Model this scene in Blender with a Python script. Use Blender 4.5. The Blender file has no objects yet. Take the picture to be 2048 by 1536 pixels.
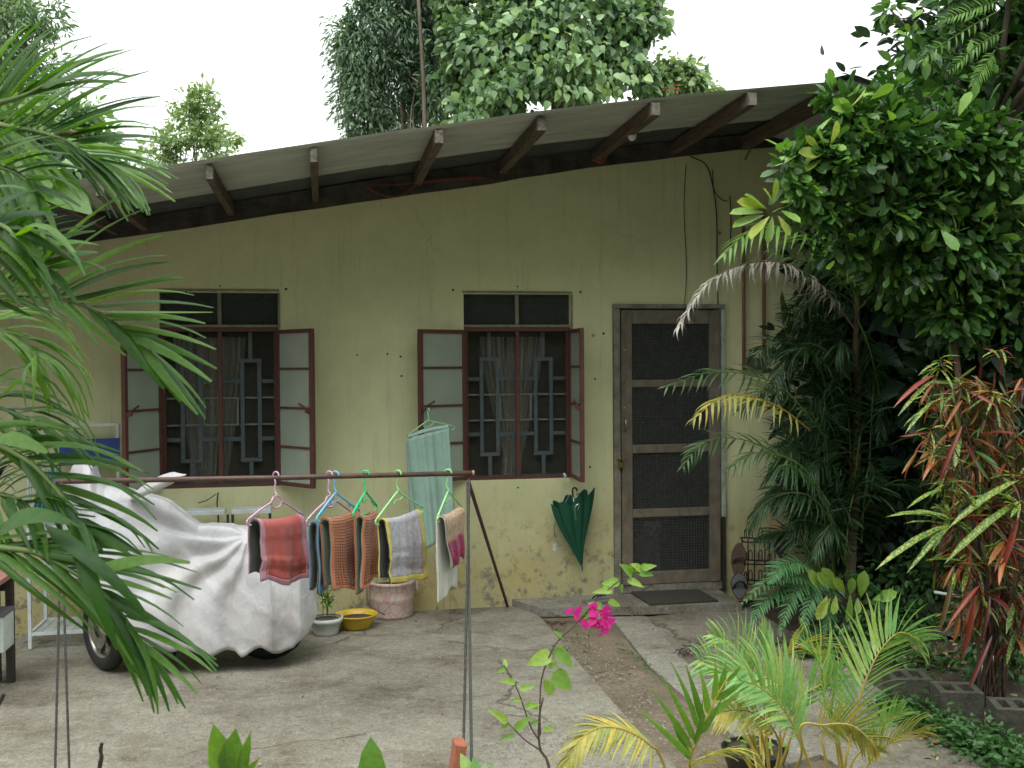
import bpy, math, random
import numpy as np
from mathutils import Vector as V, Matrix, noise as mnoise
random.seed(7); RNG = np.random.default_rng(7)
C = bpy.context.scene.collection
S = bpy.context.scene
PI = math.pi

# ------------------------------------------------------------------ camera
FOC, YAW, PIT, ROL, CH, CD = 2042.0, 0.1823, -0.0173, -0.0073, 1.802, 7.525
_c, _s = math.cos(YAW), math.sin(YAW)
FW = V((_s*math.cos(PIT), _c*math.cos(PIT), math.sin(PIT)))
_r = V((_c, -_s, 0)); _u = _r.cross(FW)
R2 = _r*math.cos(ROL) + _u*math.sin(ROL); U2 = -_r*math.sin(ROL) + _u*math.cos(ROL)
CAM = V((0, -CD, CH))
cd = bpy.data.cameras.new('camera'); cam = bpy.data.objects.new('camera', cd); C.objects.link(cam)
cd.sensor_width = 36; cd.lens = FOC/2048*36; cd.clip_start = 0.05; cd.clip_end = 600
cam.matrix_world = Matrix(((R2.x, U2.x, -FW.x, CAM.x), (R2.y, U2.y, -FW.y, CAM.y), (R2.z, U2.z, -FW.z, CAM.z), (0, 0, 0, 1)))
cd.dof.use_dof = True; cd.dof.focus_distance = 5.6; cd.dof.aperture_fstop = 11
S.camera = cam
# ------------------------------------------------------------------ world, sun, exposure
SUN_EL, SUN_AZ = 62, 205          # degrees; azimuth of the sun seen from the yard (front left)
w = bpy.data.worlds.new("World"); S.world = w; w.use_nodes = True
nt = w.node_tree; nt.nodes.clear()
sky = nt.nodes.new('ShaderNodeTexSky'); sky.sky_type = 'NISHITA'; sky.sun_disc = False
sky.sun_elevation = math.radians(SUN_EL); sky.sun_rotation = math.radians(SUN_AZ); sky.dust_density = 4
hs = nt.nodes.new('ShaderNodeHueSaturation'); hs.inputs['Saturation'].default_value = .3
mx = nt.nodes.new('ShaderNodeMix'); mx.data_type = 'RGBA'; mx.inputs[0].default_value = .8
mx.inputs[7].default_value = (8.9, 9.4, 9.2, 1)      # the even white of a closed cloud cover
bg = nt.nodes.new('ShaderNodeBackground'); bg.inputs[1].default_value = .13
wo = nt.nodes.new('ShaderNodeOutputWorld')
nt.links.new(sky.outputs[0], hs.inputs['Color']); nt.links.new(hs.outputs[0], mx.inputs[6])
# an overcast sky is about three times brighter overhead than at the horizon
tc = nt.nodes.new('ShaderNodeTexCoord'); sp_ = nt.nodes.new('ShaderNodeSeparateXYZ'); mr = nt.nodes.new('ShaderNodeMapRange')
mr.inputs['From Min'].default_value = 0; mr.inputs['From Max'].default_value = 1; mr.inputs['To Min'].default_value = .62; mr.inputs['To Max'].default_value = 1.9
nt.links.new(tc.outputs['Generated'], sp_.inputs[0]); nt.links.new(sp_.outputs['Z'], mr.inputs['Value'])
ml = nt.nodes.new('ShaderNodeVectorMath'); ml.operation = 'SCALE'; nt.links.new(mx.outputs[2], ml.inputs[0]); nt.links.new(mr.outputs[0], ml.inputs[3])
nt.links.new(ml.outputs[0], bg.inputs[0]); nt.links.new(bg.outputs[0], wo.inputs[0])
sl = bpy.data.lights.new('sun', 'SUN'); sl.energy = .9; sl.angle = math.radians(35); sl.color = (1, .97, .92)
so = bpy.data.objects.new('sun', sl); C.objects.link(so)
_az = math.radians(SUN_AZ); _el = math.radians(SUN_EL)
_sd = V((math.sin(_az)*math.cos(_el), math.cos(_az)*math.cos(_el), math.sin(_el)))
so.rotation_euler = _sd.to_track_quat('Z', 'Y').to_euler(); so.location = _sd*20
S.view_settings.view_transform = 'Standard'; S.view_settings.look = 'None'
S.view_settings.gamma = 1; S.view_settings.use_curve_mapping = False; S.view_settings.exposure = 0.72

S.cycles.max_bounces = 6; S.cycles.diffuse_bounces = 3; S.cycles.transparent_max_bounces = 8
# ------------------------------------------------------------------ helpers
def ray(px, py): return FW*FOC + R2*(px-1024) - U2*(py-768)
def W(px, py, Y=0.0):                      # where the sight line meets the upright plane y = Y
    d = ray(px, py); return CAM + d*((Y-CAM.y)/d.y)
def G(px, py, z=0.0):                      # ... the level plane z
    d = ray(px, py); return CAM + d*((z-CAM.z)/d.z)
def pxm(Y): return FOC/(Y+CD)*1.0          # rough pixels per metre at depth Y
WM = {}
def attach(o, parent, world=None):
    WM[o.name] = world if world is not None else Matrix.Identity(4)
    if parent is not None:
        o.parent = parent; o.matrix_parent_inverse = WM[parent.name].inverted()
def thing(name, label, cat, loc=(0, 0, 0), group=None):
    o = bpy.data.objects.new(name, None); C.objects.link(o); o.location = loc; o.empty_display_size = .1
    WM[o.name] = Matrix.Translation(V(loc)); o['label'] = label; o['category'] = cat
    if group: o['group'] = group
    return o
def tag(o, label, cat, group=None):
    o['label'] = label; o['category'] = cat
    if group: o['group'] = group
    return o
def struct(o): o['kind'] = 'structure'; return o
def stuff(o): o['kind'] = 'stuff'; return o

class MB:
    def __init__(s): s.v = []; s.f = []; s.uv = []; s.m = []
    def add(s, vs, fs, mi=0, uvs=None):
        b = len(s.v); s.v += [tuple(x) for x in vs]
        for i, f in enumerate(fs):
            s.f.append(tuple(b+k for k in f)); s.m.append(mi)
            s.uv.append([uvs[k] for k in f] if uvs else [(0, 0)]*len(f))
    def box(s, c, size, rot=None, mi=0):
        c = V(c); h = V(size)/2
        vs = [V((x*h.x, y*h.y, z*h.z)) for x in (-1, 1) for y in (-1, 1) for z in (-1, 1)]
        if rot is not None: vs = [rot @ p for p in vs]
        s.add([c+p for p in vs], [(0, 1, 3, 2), (4, 6, 7, 5), (0, 4, 5, 1), (2, 3, 7, 6), (0, 2, 6, 4), (1, 5, 7, 3)], mi)
    def beam(s, a, b, w, h, up=(0, 0, 1), mi=0):
        a = V(a); b = V(b); d = (b-a); L = d.length; d.normalize(); side = d.cross(V(up)).normalized(); u = side.cross(d)
        R = Matrix((d, side, u)).transposed()
        s.box((a+b)/2, (L, w, h), R, mi)
    def prism(s, poly, z0, z1, mi=0):      # poly: list of (x, y), counter-clockwise
        n = len(poly); vs = [(p[0], p[1], z0) for p in poly]+[(p[0], p[1], z1) for p in poly]
        s.add(vs, [tuple(range(n-1, -1, -1)), tuple(range(n, 2*n))]+[(i, (i+1) % n, n+(i+1) % n, n+i) for i in range(n)], mi)
    def tube(s, pts, r, seg=8, mi=0, cap=True):
        pts = [V(p) for p in pts]; n = len(pts)
        rs = r if isinstance(r, (list, tuple)) else [r]*n
        t0 = (pts[1]-pts[0]).normalized(); a = t0.orthogonal().normalized(); vs = []
        for i in range(n):
            t = (pts[min(i+1, n-1)]-pts[max(i-1, 0)]).normalized()
            a = (a-t*a.dot(t)).normalized(); b = t.cross(a)
            for k in range(seg):
                q = 2*PI*k/seg; vs.append(pts[i]+(a*math.cos(q)+b*math.sin(q))*rs[i])
        fs = [(i*seg+k, i*seg+(k+1) % seg, (i+1)*seg+(k+1) % seg, (i+1)*seg+k) for i in range(n-1) for k in range(seg)]
        if cap: fs += [tuple(range(seg-1, -1, -1)), tuple((n-1)*seg+k for k in range(seg))]
        s.add(vs, fs, mi)
    def lathe(s, prof, c, seg=24, mi=0, axis=None, rad=None):   # prof: list of (r, h)
        c = V(c); ax = V(axis or (0, 0, 1)).normalized(); a = ax.orthogonal().normalized(); b = ax.cross(a); vs = []
        for i, (r, h) in enumerate(prof):
            for k in range(seg):
                q = 2*PI*k/seg; rr = r*(rad(q, i) if rad else 1); vs.append(c+ax*h+(a*math.cos(q)+b*math.sin(q))*rr)
        n = len(prof)
        s.add(vs, [(i*seg+k, i*seg+(k+1) % seg, (i+1)*seg+(k+1) % seg, (i+1)*seg+k) for i in range(n-1) for k in range(seg)], mi)
    def grid(s, fn, nu, nv, mi=0):
        vs = []; uv = []
        for i in range(nu+1):
            for j in range(nv+1):
                vs.append(fn(i/nu, j/nv)); uv.append((i/nu, j/nv))
        k = nv+1
        s.add(vs, [(i*k+j, (i+1)*k+j, (i+1)*k+j+1, i*k+j+1) for i in range(nu) for j in range(nv)], mi, uv)
    def build(s, name, mat, parent=None, smooth=False, solid=0, bevel=0, label=None):
        me = bpy.data.meshes.new(name); me.from_pydata(s.v, [], s.f)
        for m in (mat if isinstance(mat, (list, tuple)) else [mat]): me.materials.append(m)
        if any(s.m): me.polygons.foreach_set('material_index', s.m)
        ul = me.uv_layers.new(name='UVMap'); ul.data.foreach_set('uv', np.array([c for f in s.uv for c in f], 'f').ravel())
        if smooth: me.polygons.foreach_set('use_smooth', [True]*len(me.polygons))
        me.update()
        o = bpy.data.objects.new(name, me); C.objects.link(o); attach(o, parent)
        if solid:
            md = o.modifiers.new('solid', 'SOLIDIFY'); md.thickness = solid; md.offset = 0
        if bevel:
            md = o.modifiers.new('bevel', 'BEVEL'); md.width = bevel; md.segments = 2; md.limit_method = 'ANGLE'
        if label: o['label'] = label
        return o
def catmull(pts, n):
    pts = [V(p) for p in pts]; P = [pts[0]*2-pts[1]]+pts+[pts[-1]*2-pts[-2]]; out = []; m = len(pts)-1
    for i in range(n):
        t = i/(n-1)*m; k = min(int(t), m-1); u = t-k; a, b, c, d = P[k:k+4]
        out.append(.5*((2*b)+(c-a)*u+(2*a-5*b+4*c-d)*u*u+(3*b-3*c+d-a)*u**3))
    return out
def interp(x, xs, ys): return float(np.interp(x, xs, ys))

# ------------------------------------------------------------------ materials
def newmat(name):
    m = bpy.data.materials.new(name); m.use_nodes = True; t = m.node_tree; p = t.nodes['Principled BSDF']; return m, t, p
def nz(t, scale, detail=6, rough=.6, vec=None, dist=0, ntype=None):
    n = t.nodes.new('ShaderNodeTexNoise'); n.inputs['Scale'].default_value = scale; n.inputs['Detail'].default_value = detail
    n.inputs['Roughness'].default_value = rough; n.inputs['Distortion'].default_value = dist
    if vec is not None: t.links.new(vec, n.inputs['Vector'])
    return n.outputs['Fac']
def ramp(t, fac, stops):
    r = t.nodes.new('ShaderNodeValToRGB'); e = r.color_ramp.elements
    while len(e) < len(stops): e.new(.5)
    for i, (p, c) in enumerate(stops):
        e[i].position = p; e[i].color = (c, c, c, 1) if isinstance(c, (int, float)) else (*c, 1)
    t.links.new(fac, r.inputs[0]); return r.outputs[0]
def mixc(t, fac, a, b, mode='MIX'):
    n = t.nodes.new('ShaderNodeMix'); n.data_type = 'RGBA'; n.blend_type = mode
    for i, x in ((0, fac), (6, a), (7, b)):
        if hasattr(x, 'links'): t.links.new(x, n.inputs[i])
        elif isinstance(x, (int, float)) : n.inputs[i].default_value = x if i == 0 else (x, x, x, 1)
        else: n.inputs[i].default_value = (*x, 1)
    return n.outputs[2]
def mth(t, op, a, b=0.0):
    n = t.nodes.new('ShaderNodeMath'); n.operation = op
    for i, x in ((0, a), (1, b)):
        if hasattr(x, 'links'): t.links.new(x, n.inputs[i])
        else: n.inputs[i].default_value = x
    return n.outputs[0]
def bump(t, p, h, dist=.004, strength=1.0):
    b = t.nodes.new('ShaderNodeBump'); b.inputs['Distance'].default_value = dist; b.inputs['Strength'].default_value = strength
    t.links.new(h, b.inputs['Height']); t.links.new(b.outputs[0], p.inputs['Normal'])
def objco(t): return t.nodes.new('ShaderNodeNewGeometry').outputs['Position']
def scaled(t, vec, sc):
    n = t.nodes.new('ShaderNodeMapping'); n.inputs['Scale'].default_value = sc; t.links.new(vec, n.inputs[0]); return n.outputs[0]
def M(name, c1, c2=None, scale=12, rough=.7, bmp=0, bscale=None, metal=0, spec=.4, stretch=None, lo=.35, hi=.65, trans=0):
    m, t, p = newmat(name); co = objco(t)
    if stretch: co = scaled(t, co, stretch)
    c2 = c2 or tuple(x*.8 for x in c1)
    t.links.new(ramp(t, nz(t, scale, 8, .65, co), [(lo, c1), (hi, c2)]), p.inputs['Base Color'])
    p.inputs['Roughness'].default_value = rough; p.inputs['Metallic'].default_value = metal
    p.inputs['Specular IOR Level'].default_value = spec
    if trans: p.inputs['Transmission Weight'].default_value = trans
    if bmp: bump(t, p, nz(t, bscale or scale*4, 8, .7, co), bmp)
    return m
def leafmat(name, cols, objrand=False, rough=.42, tr=.35, trcol=None, spot=None):
    """cols: 3-4 colours a leaf may have, picked per leaf; light passes through the blade"""
    m, t, p = newmat(name)
    if objrand: fac = t.nodes.new('ShaderNodeObjectInfo').outputs['Random']
    else:
        a = t.nodes.new('ShaderNodeAttribute'); a.attribute_name = 'var'; fac = a.outputs['Fac']
    col = ramp(t, fac, [(i/(len(cols)-1), c) for i, c in enumerate(cols)])
    co = objco(t); n1 = nz(t, 60, 4, .6, co)
    col = mixc(t, 1.0, col, ramp(t, n1, [(.3, .8), (.7, 1.15)]), 'MULTIPLY')
    if spot: col = mixc(t, ramp(t, nz(t, spot[1], 3, .5, co), [(.5, 0.0), (.56, 1.0)]), col, spot[0])
    t.links.new(col, p.inputs['Base Color']); p.inputs['Roughness'].default_value = rough
    p.inputs['Specular IOR Level'].default_value = .45
    tb = t.nodes.new('ShaderNodeBsdfTranslucent'); t.links.new(mixc(t, 1.0, col, trcol or (1.25, 1.3, .6), 'MULTIPLY'), tb.inputs[0])
    ms = t.nodes.new('ShaderNodeMixShader'); ms.inputs[0].default_value = tr
    t.links.new(p.outputs[0], ms.inputs[1]); t.links.new(tb.outputs[0], ms.inputs[2])
    t.links.new(ms.outputs[0], t.nodes['Material Output'].inputs[0])
    return m

L_shrub0 = leafmat('unseen_tree_leaf', [(.03, .07, .02), (.05, .11, .03), (.07, .14, .04)])
def wall_mat():
    m, t, p = newmat('wall_paint'); co = objco(t)
    sep = t.nodes.new('ShaderNodeSeparateXYZ'); t.links.new(co, sep.inputs[0]); z = sep.outputs['Z']
    big = nz(t, .9, 5, .6, co); mid = nz(t, 5, 8, .7, co); fine = nz(t, 60, 6, .7, co)
    col = ramp(t, big, [(.3, (.57, .585, .33)), (.5, (.68, .685, .41)), (.72, (.62, .635, .385))])
    col = mixc(t, .35, col, ramp(t, mid, [(.3, (.47, .48, .25)), (.7, (.70, .705, .46))]))
    # vertical water streaks
    st = nz(t, 3, 8, .7, scaled(t, co, (6, 1, .35)))
    col = mixc(t, ramp(t, st, [(.54, 0.0), (.75, .45)]), col, (.30, .30, .18))
    # damp and dirt rising from the ground
    lowf = mth(t, 'ADD', z, mth(t, 'MULTIPLY', mth(t, 'SUBTRACT', mid, .5), -1.3))
    col = mixc(t, ramp(t, lowf, [(.12, .75), (.95, 0.0)]), col, ramp(t, nz(t, 3.5, 6, .7, co), [(.35, (.30, .27, .15)), (.6, (.42, .34, .15))]))
    ypatch = nz(t, 2.2, 5, .55, co); yl = mth(t, 'MULTIPLY', ramp(t, ypatch, [(.5, 0.0), (.6, 1.0)]), ramp(t, z, [(.1, .5), (1.1, 0.0)]))
    col = mixc(t, yl, col, (.46, .35, .12))
    gpatch = nz(t, 7, 8, .75, co); gl = mth(t, 'MULTIPLY', ramp(t, gpatch, [(.53, 0.0), (.60, .85)]), ramp(t, z, [(.2, 1.0), (.8, 0.0)]))
    col = mixc(t, gl, col, (.15, .16, .14))
    # brown scuffs
    sc = nz(t, 9, 8, .8, scaled(t, co, (1, 1, .7))); sl_ = mth(t, 'MULTIPLY', ramp(t, sc, [(.55, 0.0), (.66, .85)]), ramp(t, z, [(.45, 1.0), (1.0, 0.0)]))
    col = mixc(t, sl_, col, (.12, .08, .05))
    # small dark specks and hairline cracks
    vo = t.nodes.new('ShaderNodeTexVoronoi'); vo.feature = 'F1'; vo.inputs['Scale'].default_value = 2.3; t.links.new(co, vo.inputs['Vector'])
    col = mixc(t, ramp(t, vo.outputs['Distance'], [(.02, .75), (.05, 0.0)]), col, (.10, .11, .09))
    vc = t.nodes.new('ShaderNodeTexVoronoi'); vc.feature = 'DISTANCE_TO_EDGE'; vc.inputs['Scale'].default_value = .8
    wv = t.nodes.new('ShaderNodeVectorMath'); wv.operation = 'ADD'
    nn = t.nodes.new('ShaderNodeTexNoise'); nn.inputs['Scale'].default_value = 5; nn.inputs['Detail'].default_value = 8; t.links.new(co, nn.inputs['Vector'])
    sc2 = t.nodes.new('ShaderNodeVectorMath'); sc2.operation = 'SCALE'; sc2.inputs[3].default_value = .35; t.links.new(nn.outputs['Color'], sc2.inputs[0])
    t.links.new(co, wv.inputs[0]); t.links.new(sc2.outputs[0], wv.inputs[1]); t.links.new(wv.outputs[0], vc.inputs['Vector'])
    crack = mth(t, 'MULTIPLY', ramp(t, vc.outputs['Distance'], [(0.0, 1.0), (.006, 0.0)]), ramp(t, nz(t, .9, 2, .5, co), [(.56, 0.0), (.68, .35)]))
    col = mixc(t, crack, col, (.18, .18, .12))
    t.links.new(col, p.inputs['Base Color']); p.inputs['Roughness'].default_value = .82; p.inputs['Specular IOR Level'].default_value = .25
    h = mth(t, 'ADD', mth(t, 'MULTIPLY', fine, .25), mth(t, 'ADD', mid, mth(t, 'MULTIPLY', crack, -.4)))
    bump(t, p, h, .006, .5)
    return m
def concrete_mat(name, base, dark, moss, specks=True, seed=0.0, wet=.5):
    m, t, p = newmat(name); co = scaled(t, objco(t), (1, 1, 1)); t.nodes[-1].inputs['Location'].default_value = (seed, seed*.7, 0)
    a = nz(t, 1.1, 8, .65, co); b = nz(t, 9, 8, .75, co); c = nz(t, 70, 6, .8, co); d = nz(t, 230, 3, .7, co)
    col = ramp(t, a, [(.3, dark), (.62, base)])
    col = mixc(t, .55, col, ramp(t, b, [(.32, dark), (.66, tuple(x*1.15 for x in base))]))
    col = mixc(t, mth(t, 'MULTIPLY', ramp(t, nz(t, 1.7, 8, .7, scaled(t, co, (.9, 1.2, 1))), [(.47, 0.0), (.6, .9)]), ramp(t, b, [(.4, .25), (.6, 1.0)])), col, moss)
    col = mixc(t, .6, col, ramp(t, nz(t, 26, 6, .8, co), [(.3, .45), (.5, 1.0), (.7, 1.5)]), 'MULTIPLY')
    col = mixc(t, .8, col, ramp(t, c, [(.25, .3), (.5, 1.0), (.75, 1.75)]), 'MULTIPLY')
    wn = t.nodes.new('ShaderNodeTexNoise'); wn.inputs['Scale'].default_value = 4; wn.inputs['Detail'].default_value = 6; t.links.new(co, wn.inputs['Vector'])
    ws = t.nodes.new('ShaderNodeVectorMath'); ws.operation = 'SCALE'; ws.inputs[3].default_value = .3; t.links.new(wn.outputs['Color'], ws.inputs[0])
    wa = t.nodes.new('ShaderNodeVectorMath'); wa.operation = 'ADD'; t.links.new(co, wa.inputs[0]); t.links.new(ws.outputs[0], wa.inputs[1])
    vk = t.nodes.new('ShaderNodeTexVoronoi'); vk.feature = 'DISTANCE_TO_EDGE'; vk.inputs['Scale'].default_value = .55; t.links.new(wa.outputs[0], vk.inputs['Vector'])
    ck_ = mth(t, 'MULTIPLY', ramp(t, vk.outputs['Distance'], [(0.0, .9), (.008, 0.0)]), ramp(t, nz(t, 1.3, 2, .5, co), [(.45, 0.0), (.55, 1.0)])); col = mixc(t, ck_, col, (.06, .05, .04))
    if specks:
        col = mixc(t, ramp(t, d, [(.62, 0.0), (.7, .6)]), col, tuple(min(.7, x*2.1) for x in base))
        col = mixc(t, ramp(t, nz(t, 150, 3, .7, co), [(.64, 0.0), (.72, .6)]), col, (.04, .035, .03))
    t.links.new(col, p.inputs['Base Color']); p.inputs['Specular IOR Level'].default_value = .3
    t.links.new(ramp(t, a, [(.3, .75), (.7, .95)]), p.inputs['Roughness'])
    bump(t, p, mth(t, 'ADD', mth(t, 'MULTIPLY', b, .8), mth(t, 'MULTIPLY', c, .45)), .02, .8)
    return m
def uvmat(name, fn, rough=.9, sheen=.3):
    m, t, p = newmat(name); uv = t.nodes.new('ShaderNodeUVMap').outputs[0]; fn(t, p, uv)
    p.inputs['Roughness'].default_value = rough; p.inputs['Sheen Weight'].default_value = sheen; p.inputs['Specular IOR Level'].default_value = .15
    return m

m_wall = wall_mat()
m_inner = M('room_plaster', (.30, .28, .22), rough=.9)
m_yard = concrete_mat('yard_concrete', (.275, .262, .212), (.165, .15, .117), (.10, .076, .052))
m_walk = concrete_mat('walk_concrete', (.235, .22, .175), (.14, .124, .096), (.085, .072, .05), seed=5.3)
m_step = concrete_mat('step_concrete', (.26, .25, .205), (.16, .145, .115), (.10, .085, .06), seed=9.1)
m_edge = concrete_mat('light_border', (.27, .26, .215), (.18, .17, .135), (.12, .10, .075), seed=3.1)
m_dirt = concrete_mat('bare_dirt', (.20, .165, .115), (.14, .113, .078), (.11, .088, .058), seed=2.7)
m_soil = M('dark_soil', (.05, .04, .028), (.10, .08, .055), 6, .95, .02, 30)
m_gblk = concrete_mat('old_block', (.085, .08, .06), (.04, .042, .03), (.025, .035, .015), False, 7.7)
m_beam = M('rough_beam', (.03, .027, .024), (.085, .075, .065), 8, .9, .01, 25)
m_wood = M('weathered_wood', (.16, .115, .085), (.075, .052, .038), 14, .85, .003, 40, stretch=(3, .4, 3))
m_woodend = M('wood_end', (.21, .195, .165), (.08, .07, .055), 40, .9)
m_zinc = M('zinc_sheet', (.50, .53, .47), (.36, .38, .33), 3, .6, 0, metal=.05, stretch=(.6, 5, 1))
m_zincd = M('zinc_dark', (.10, .11, .105), (.06, .066, .066), 4, .6, 0, metal=.2)
m_doorw = M('door_wood', (.19, .16, .12), (.115, .095, .07), 9, .8, .002, 50, stretch=(1.5, 1, 1))
m_doorf = M('door_jamb_paint', (.25, .24, .19), (.14, .125, .10), 12, .8, .002, 40)
m_doorp = M('pale_jamb_paint', (.42, .48, .42), (.25, .27, .22), 16, .75, .002, 40)
m_red = M('redbrown_steel', (.125, .045, .035), (.08, .034, .028), 20, .55, .001, 60)
m_redd = M('redbrown_steel_worn', (.15, .055, .04), (.07, .04, .035), 20, .6)
m_grill = M('greyblue_grille', (.085, .115, .12), (.06, .08, .085), 20, .5)
m_pale = M('pale_bar', (.20, .22, .19), (.14, .15, .13), 20, .5)
m_trim = M('window_trim', (.27, .28, .19), (.16, .16, .11), 18, .85, .003, 50)
m_iron = M('black_iron', (.022, .02, .018), (.05, .038, .03), 30, .6, .001, 80)
m_rust = M('rusty_pipe', (.12, .068, .05), (.065, .045, .04), 18, .55, .001, 60, metal=.2)
m_ruste = M('rust_orange', (.42, .2, .12), (.3, .14, .09), 30, .8)
m_rebar = M('rebar', (.045, .042, .036), (.022, .02, .018), 40, .7, .002, 120)
m_olive = M('olive_bar', (.055, .062, .045), (.03, .032, .025), 40, .7)
m_conduit = M('brown_conduit', (.27, .115, .08), (.20, .09, .065), 8, .6)
m_box = M('brown_box', (.10, .075, .055), None, 12, .7)
m_black = M('black_rubber', (.012, .012, .012), (.02, .02, .02), 20, .6, .001, 60)
m_blackp = M('black_plastic', (.018, .018, .02), (.03, .03, .03), 20, .4)
m_engine = M('grey_engine', (.06, .06, .062), (.03, .03, .03), 20, .45, metal=.6)
m_chrome = M('dull_chrome', (.45, .43, .38), (.3, .28, .24), 20, .35, metal=.8)
m_white = M('white_enamel', (.62, .68, .68), (.48, .53, .52), 14, .45)
m_bulb = M('bulb_glass', (.72, .72, .68), (.65, .65, .6), 5, .25)
m_redplas = M('red_plastic', (.30, .07, .05), (.22, .05, .04), 10, .6)
m_wirered = M('red_wire', (.22, .05, .04), None, 10, .6)
m_wireblk = M('dark_wire', (.03, .03, .028), None, 10, .6)
m_brass = M('brass', (.35, .26, .10), (.22, .16, .07), 20, .35, metal=.8)
m_blue = M('blue_board', (.025, .065, .26), (.018, .045, .19), 9, .55)
m_teal = M('teal_cloth', (.05, .22, .22), (.03, .14, .15), 12, .85)
m_ltblue = M('light_blue_cloth', (.16, .34, .48), (.1, .25, .38), 12, .85)
m_pinktop = M('faded_red_top', (.36, .17, .15), (.28, .12, .11), 6, .5)
m_basin = M('yellow_plastic', (.62, .42, .035), (.5, .33, .03), 6, .38)
m_potw = M('white_plastic', (.62, .68, .66), (.5, .54, .5), 10, .45)
m_rug_green = M('green_towel', (.27, .40, .34), (.22, .34, .29), 9, .92, .001, 120)
m_umb = M('green_nylon', (.006, .085, .048), (.004, .06, .034), 4, .38, spec=.5)
m_umbs = M('silver_rib', (.5, .5, .5), None, 10, .35, metal=.7)
m_mat = M('doormat', (.035, .033, .026), (.055, .05, .04), 60, .95, .004, 160)
m_slip = M('brown_sandal', (.10, .065, .045), (.07, .045, .03), 20, .75)
m_tan = M('tan_insole', (.36, .23, .13), (.28, .18, .1), 20, .75)
m_greysole = M('grey_sole', (.14, .14, .15), None, 20, .7)
m_brick = M('clay_brick', (.36, .12, .07), (.26, .09, .05), 20, .85, .003, 60)
m_trunk = M('tree_bark', (.16, .13, .095), (.08, .065, .048), 8, .9, .01, 30, stretch=(1, 1, .3))
m_palmst = M('palm_stem', (.17, .125, .075), (.10, .078, .045), 6, .8, .003, 30, stretch=(1, 1, 3))
m_greenst = M('green_stem', (.13, .2, .05), (.08, .13, .035), 8, .55)
m_yelst = M('yellow_stem', (.42, .3, .05), (.3, .26, .06), 8, .55)
m_twig = M('brown_twig', (.11, .07, .05), (.06, .04, .03), 20, .85)
m_curt = M('sheer_curtain', (.5, .51, .46), (.38, .39, .35), 30, .95)
m_fur = M('cream_fur', (.55, .47, .34), (.42, .35, .25), 30, .95, .004, 120)

def check(c1, c2, s):
    def f(t, p, uv):
        mp = scaled(t, uv, (s[0], s[1], 1)); ck = t.nodes.new('ShaderNodeTexBrick')
        ck.inputs['Scale'].default_value = 1; ck.offset = .0; ck.inputs['Brick Width'].default_value = 1; ck.inputs['Row Height'].default_value = 1
        ck.inputs['Mortar Size'].default_value = .2; ck.inputs['Mortar Smooth'].default_value = .6
        ck.inputs['Color1'].default_value = (*c1, 1); ck.inputs['Color2'].default_value = (*[x*.82 for x in c1], 1); ck.inputs['Mortar'].default_value = (*c2, 1)
        t.links.new(mp, ck.inputs['Vector']); t.links.new(ck.outputs['Color'], p.inputs['Base Color'])
        bump(t, p, mth(t, 'SUBTRACT', 1.0, ck.outputs['Fac']), .006, .9)
    return f
def tuft(cols, s=14):
    def f(t, p, uv):
        co = objco(t); n = nz(t, s, 6, .8, co)
        t.links.new(ramp(t, n, cols), p.inputs['Base Color']); bump(t, p, nz(t, 160, 4, .8, co), .006, .9)
    return f
m_r_red = uvmat('red_terry', tuft([(.35, (.36, .06, .05)), (.6, (.46, .085, .065))]))
m_r_pink = uvmat('pink_binding', tuft([(.35, (.40, .17, .23)), (.6, (.48, .23, .28))]))
m_r_back = uvmat('grey_backing', tuft([(.35, (.045, .055, .05)), (.6, (.09, .105, .09))]))
m_r_blk = uvmat('black_terry', tuft([(.35, (.016, .016, .02)), (.6, (.03, .03, .035))]))
m_r_blue = uvmat('blue_terry', tuft([(.35, (.08, .19, .32)), (.6, (.13, .28, .42))]))
m_r_mix = uvmat('scrap_terry', tuft([(.3, (.03, .03, .03)), (.45, (.10, .13, .09)), (.6, (.16, .08, .05))], 22))
m_r_or = uvmat('orange_check', check((.56, .20, .07), (.13, .04, .015), (22, 50)))
m_r_ob = uvmat('orange_binding', tuft([(.35, (.45, .12, .05)), (.6, (.52, .17, .08))]))
m_r_green = uvmat('greygreen_back', tuft([(.35, (.13, .16, .115)), (.6, (.19, .22, .16))]))
m_r_grey = uvmat('grey_tufts', tuft([(.33, (.18, .18, .21)), (.5, (.38, .38, .43)), (.68, (.46, .45, .46))], 60))
m_r_yel = uvmat('yellow_binding', tuft([(.35, (.46, .38, .05)), (.6, (.58, .5, .10))]))
def patch_fn(t, p, uv):
    co = objco(t); sp = t.nodes.new('ShaderNodeSeparateXYZ'); t.links.new(uv, sp.inputs[0])
    n = nz(t, 70, 5, .8, co); v = mth(t, 'ADD', sp.outputs['Y'], mth(t, 'MULTIPLY', mth(t, 'SUBTRACT', n, .5), .09))
    beige = ramp(t, n, [(.35, (.20, .11, .05)), (.5, (.5, .33, .2)), (.65, (.62, .45, .32))])
    mar = ramp(t, n, [(.35, (.12, .008, .03)), (.6, (.36, .02, .10))])
    wh = ramp(t, n, [(.35, (.5, .5, .52)), (.6, (.66, .64, .62))])
    c = mixc(t, ramp(t, v, [(.10, 1.0), (.16, 0.0)]), beige, wh)
    c = mixc(t, ramp(t, v, [(.80, 0.0), (.83, 1.0)]), c, mar)
    t.links.new(c, p.inputs['Base Color']); bump(t, p, n, .008, 1)
m_r_patch = uvmat('shaggy_patchwork', patch_fn)
m_r_wht = uvmat('white_lining', tuft([(.35, (.50, .52, .45)), (.6, (.60, .61, .54))]))

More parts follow.
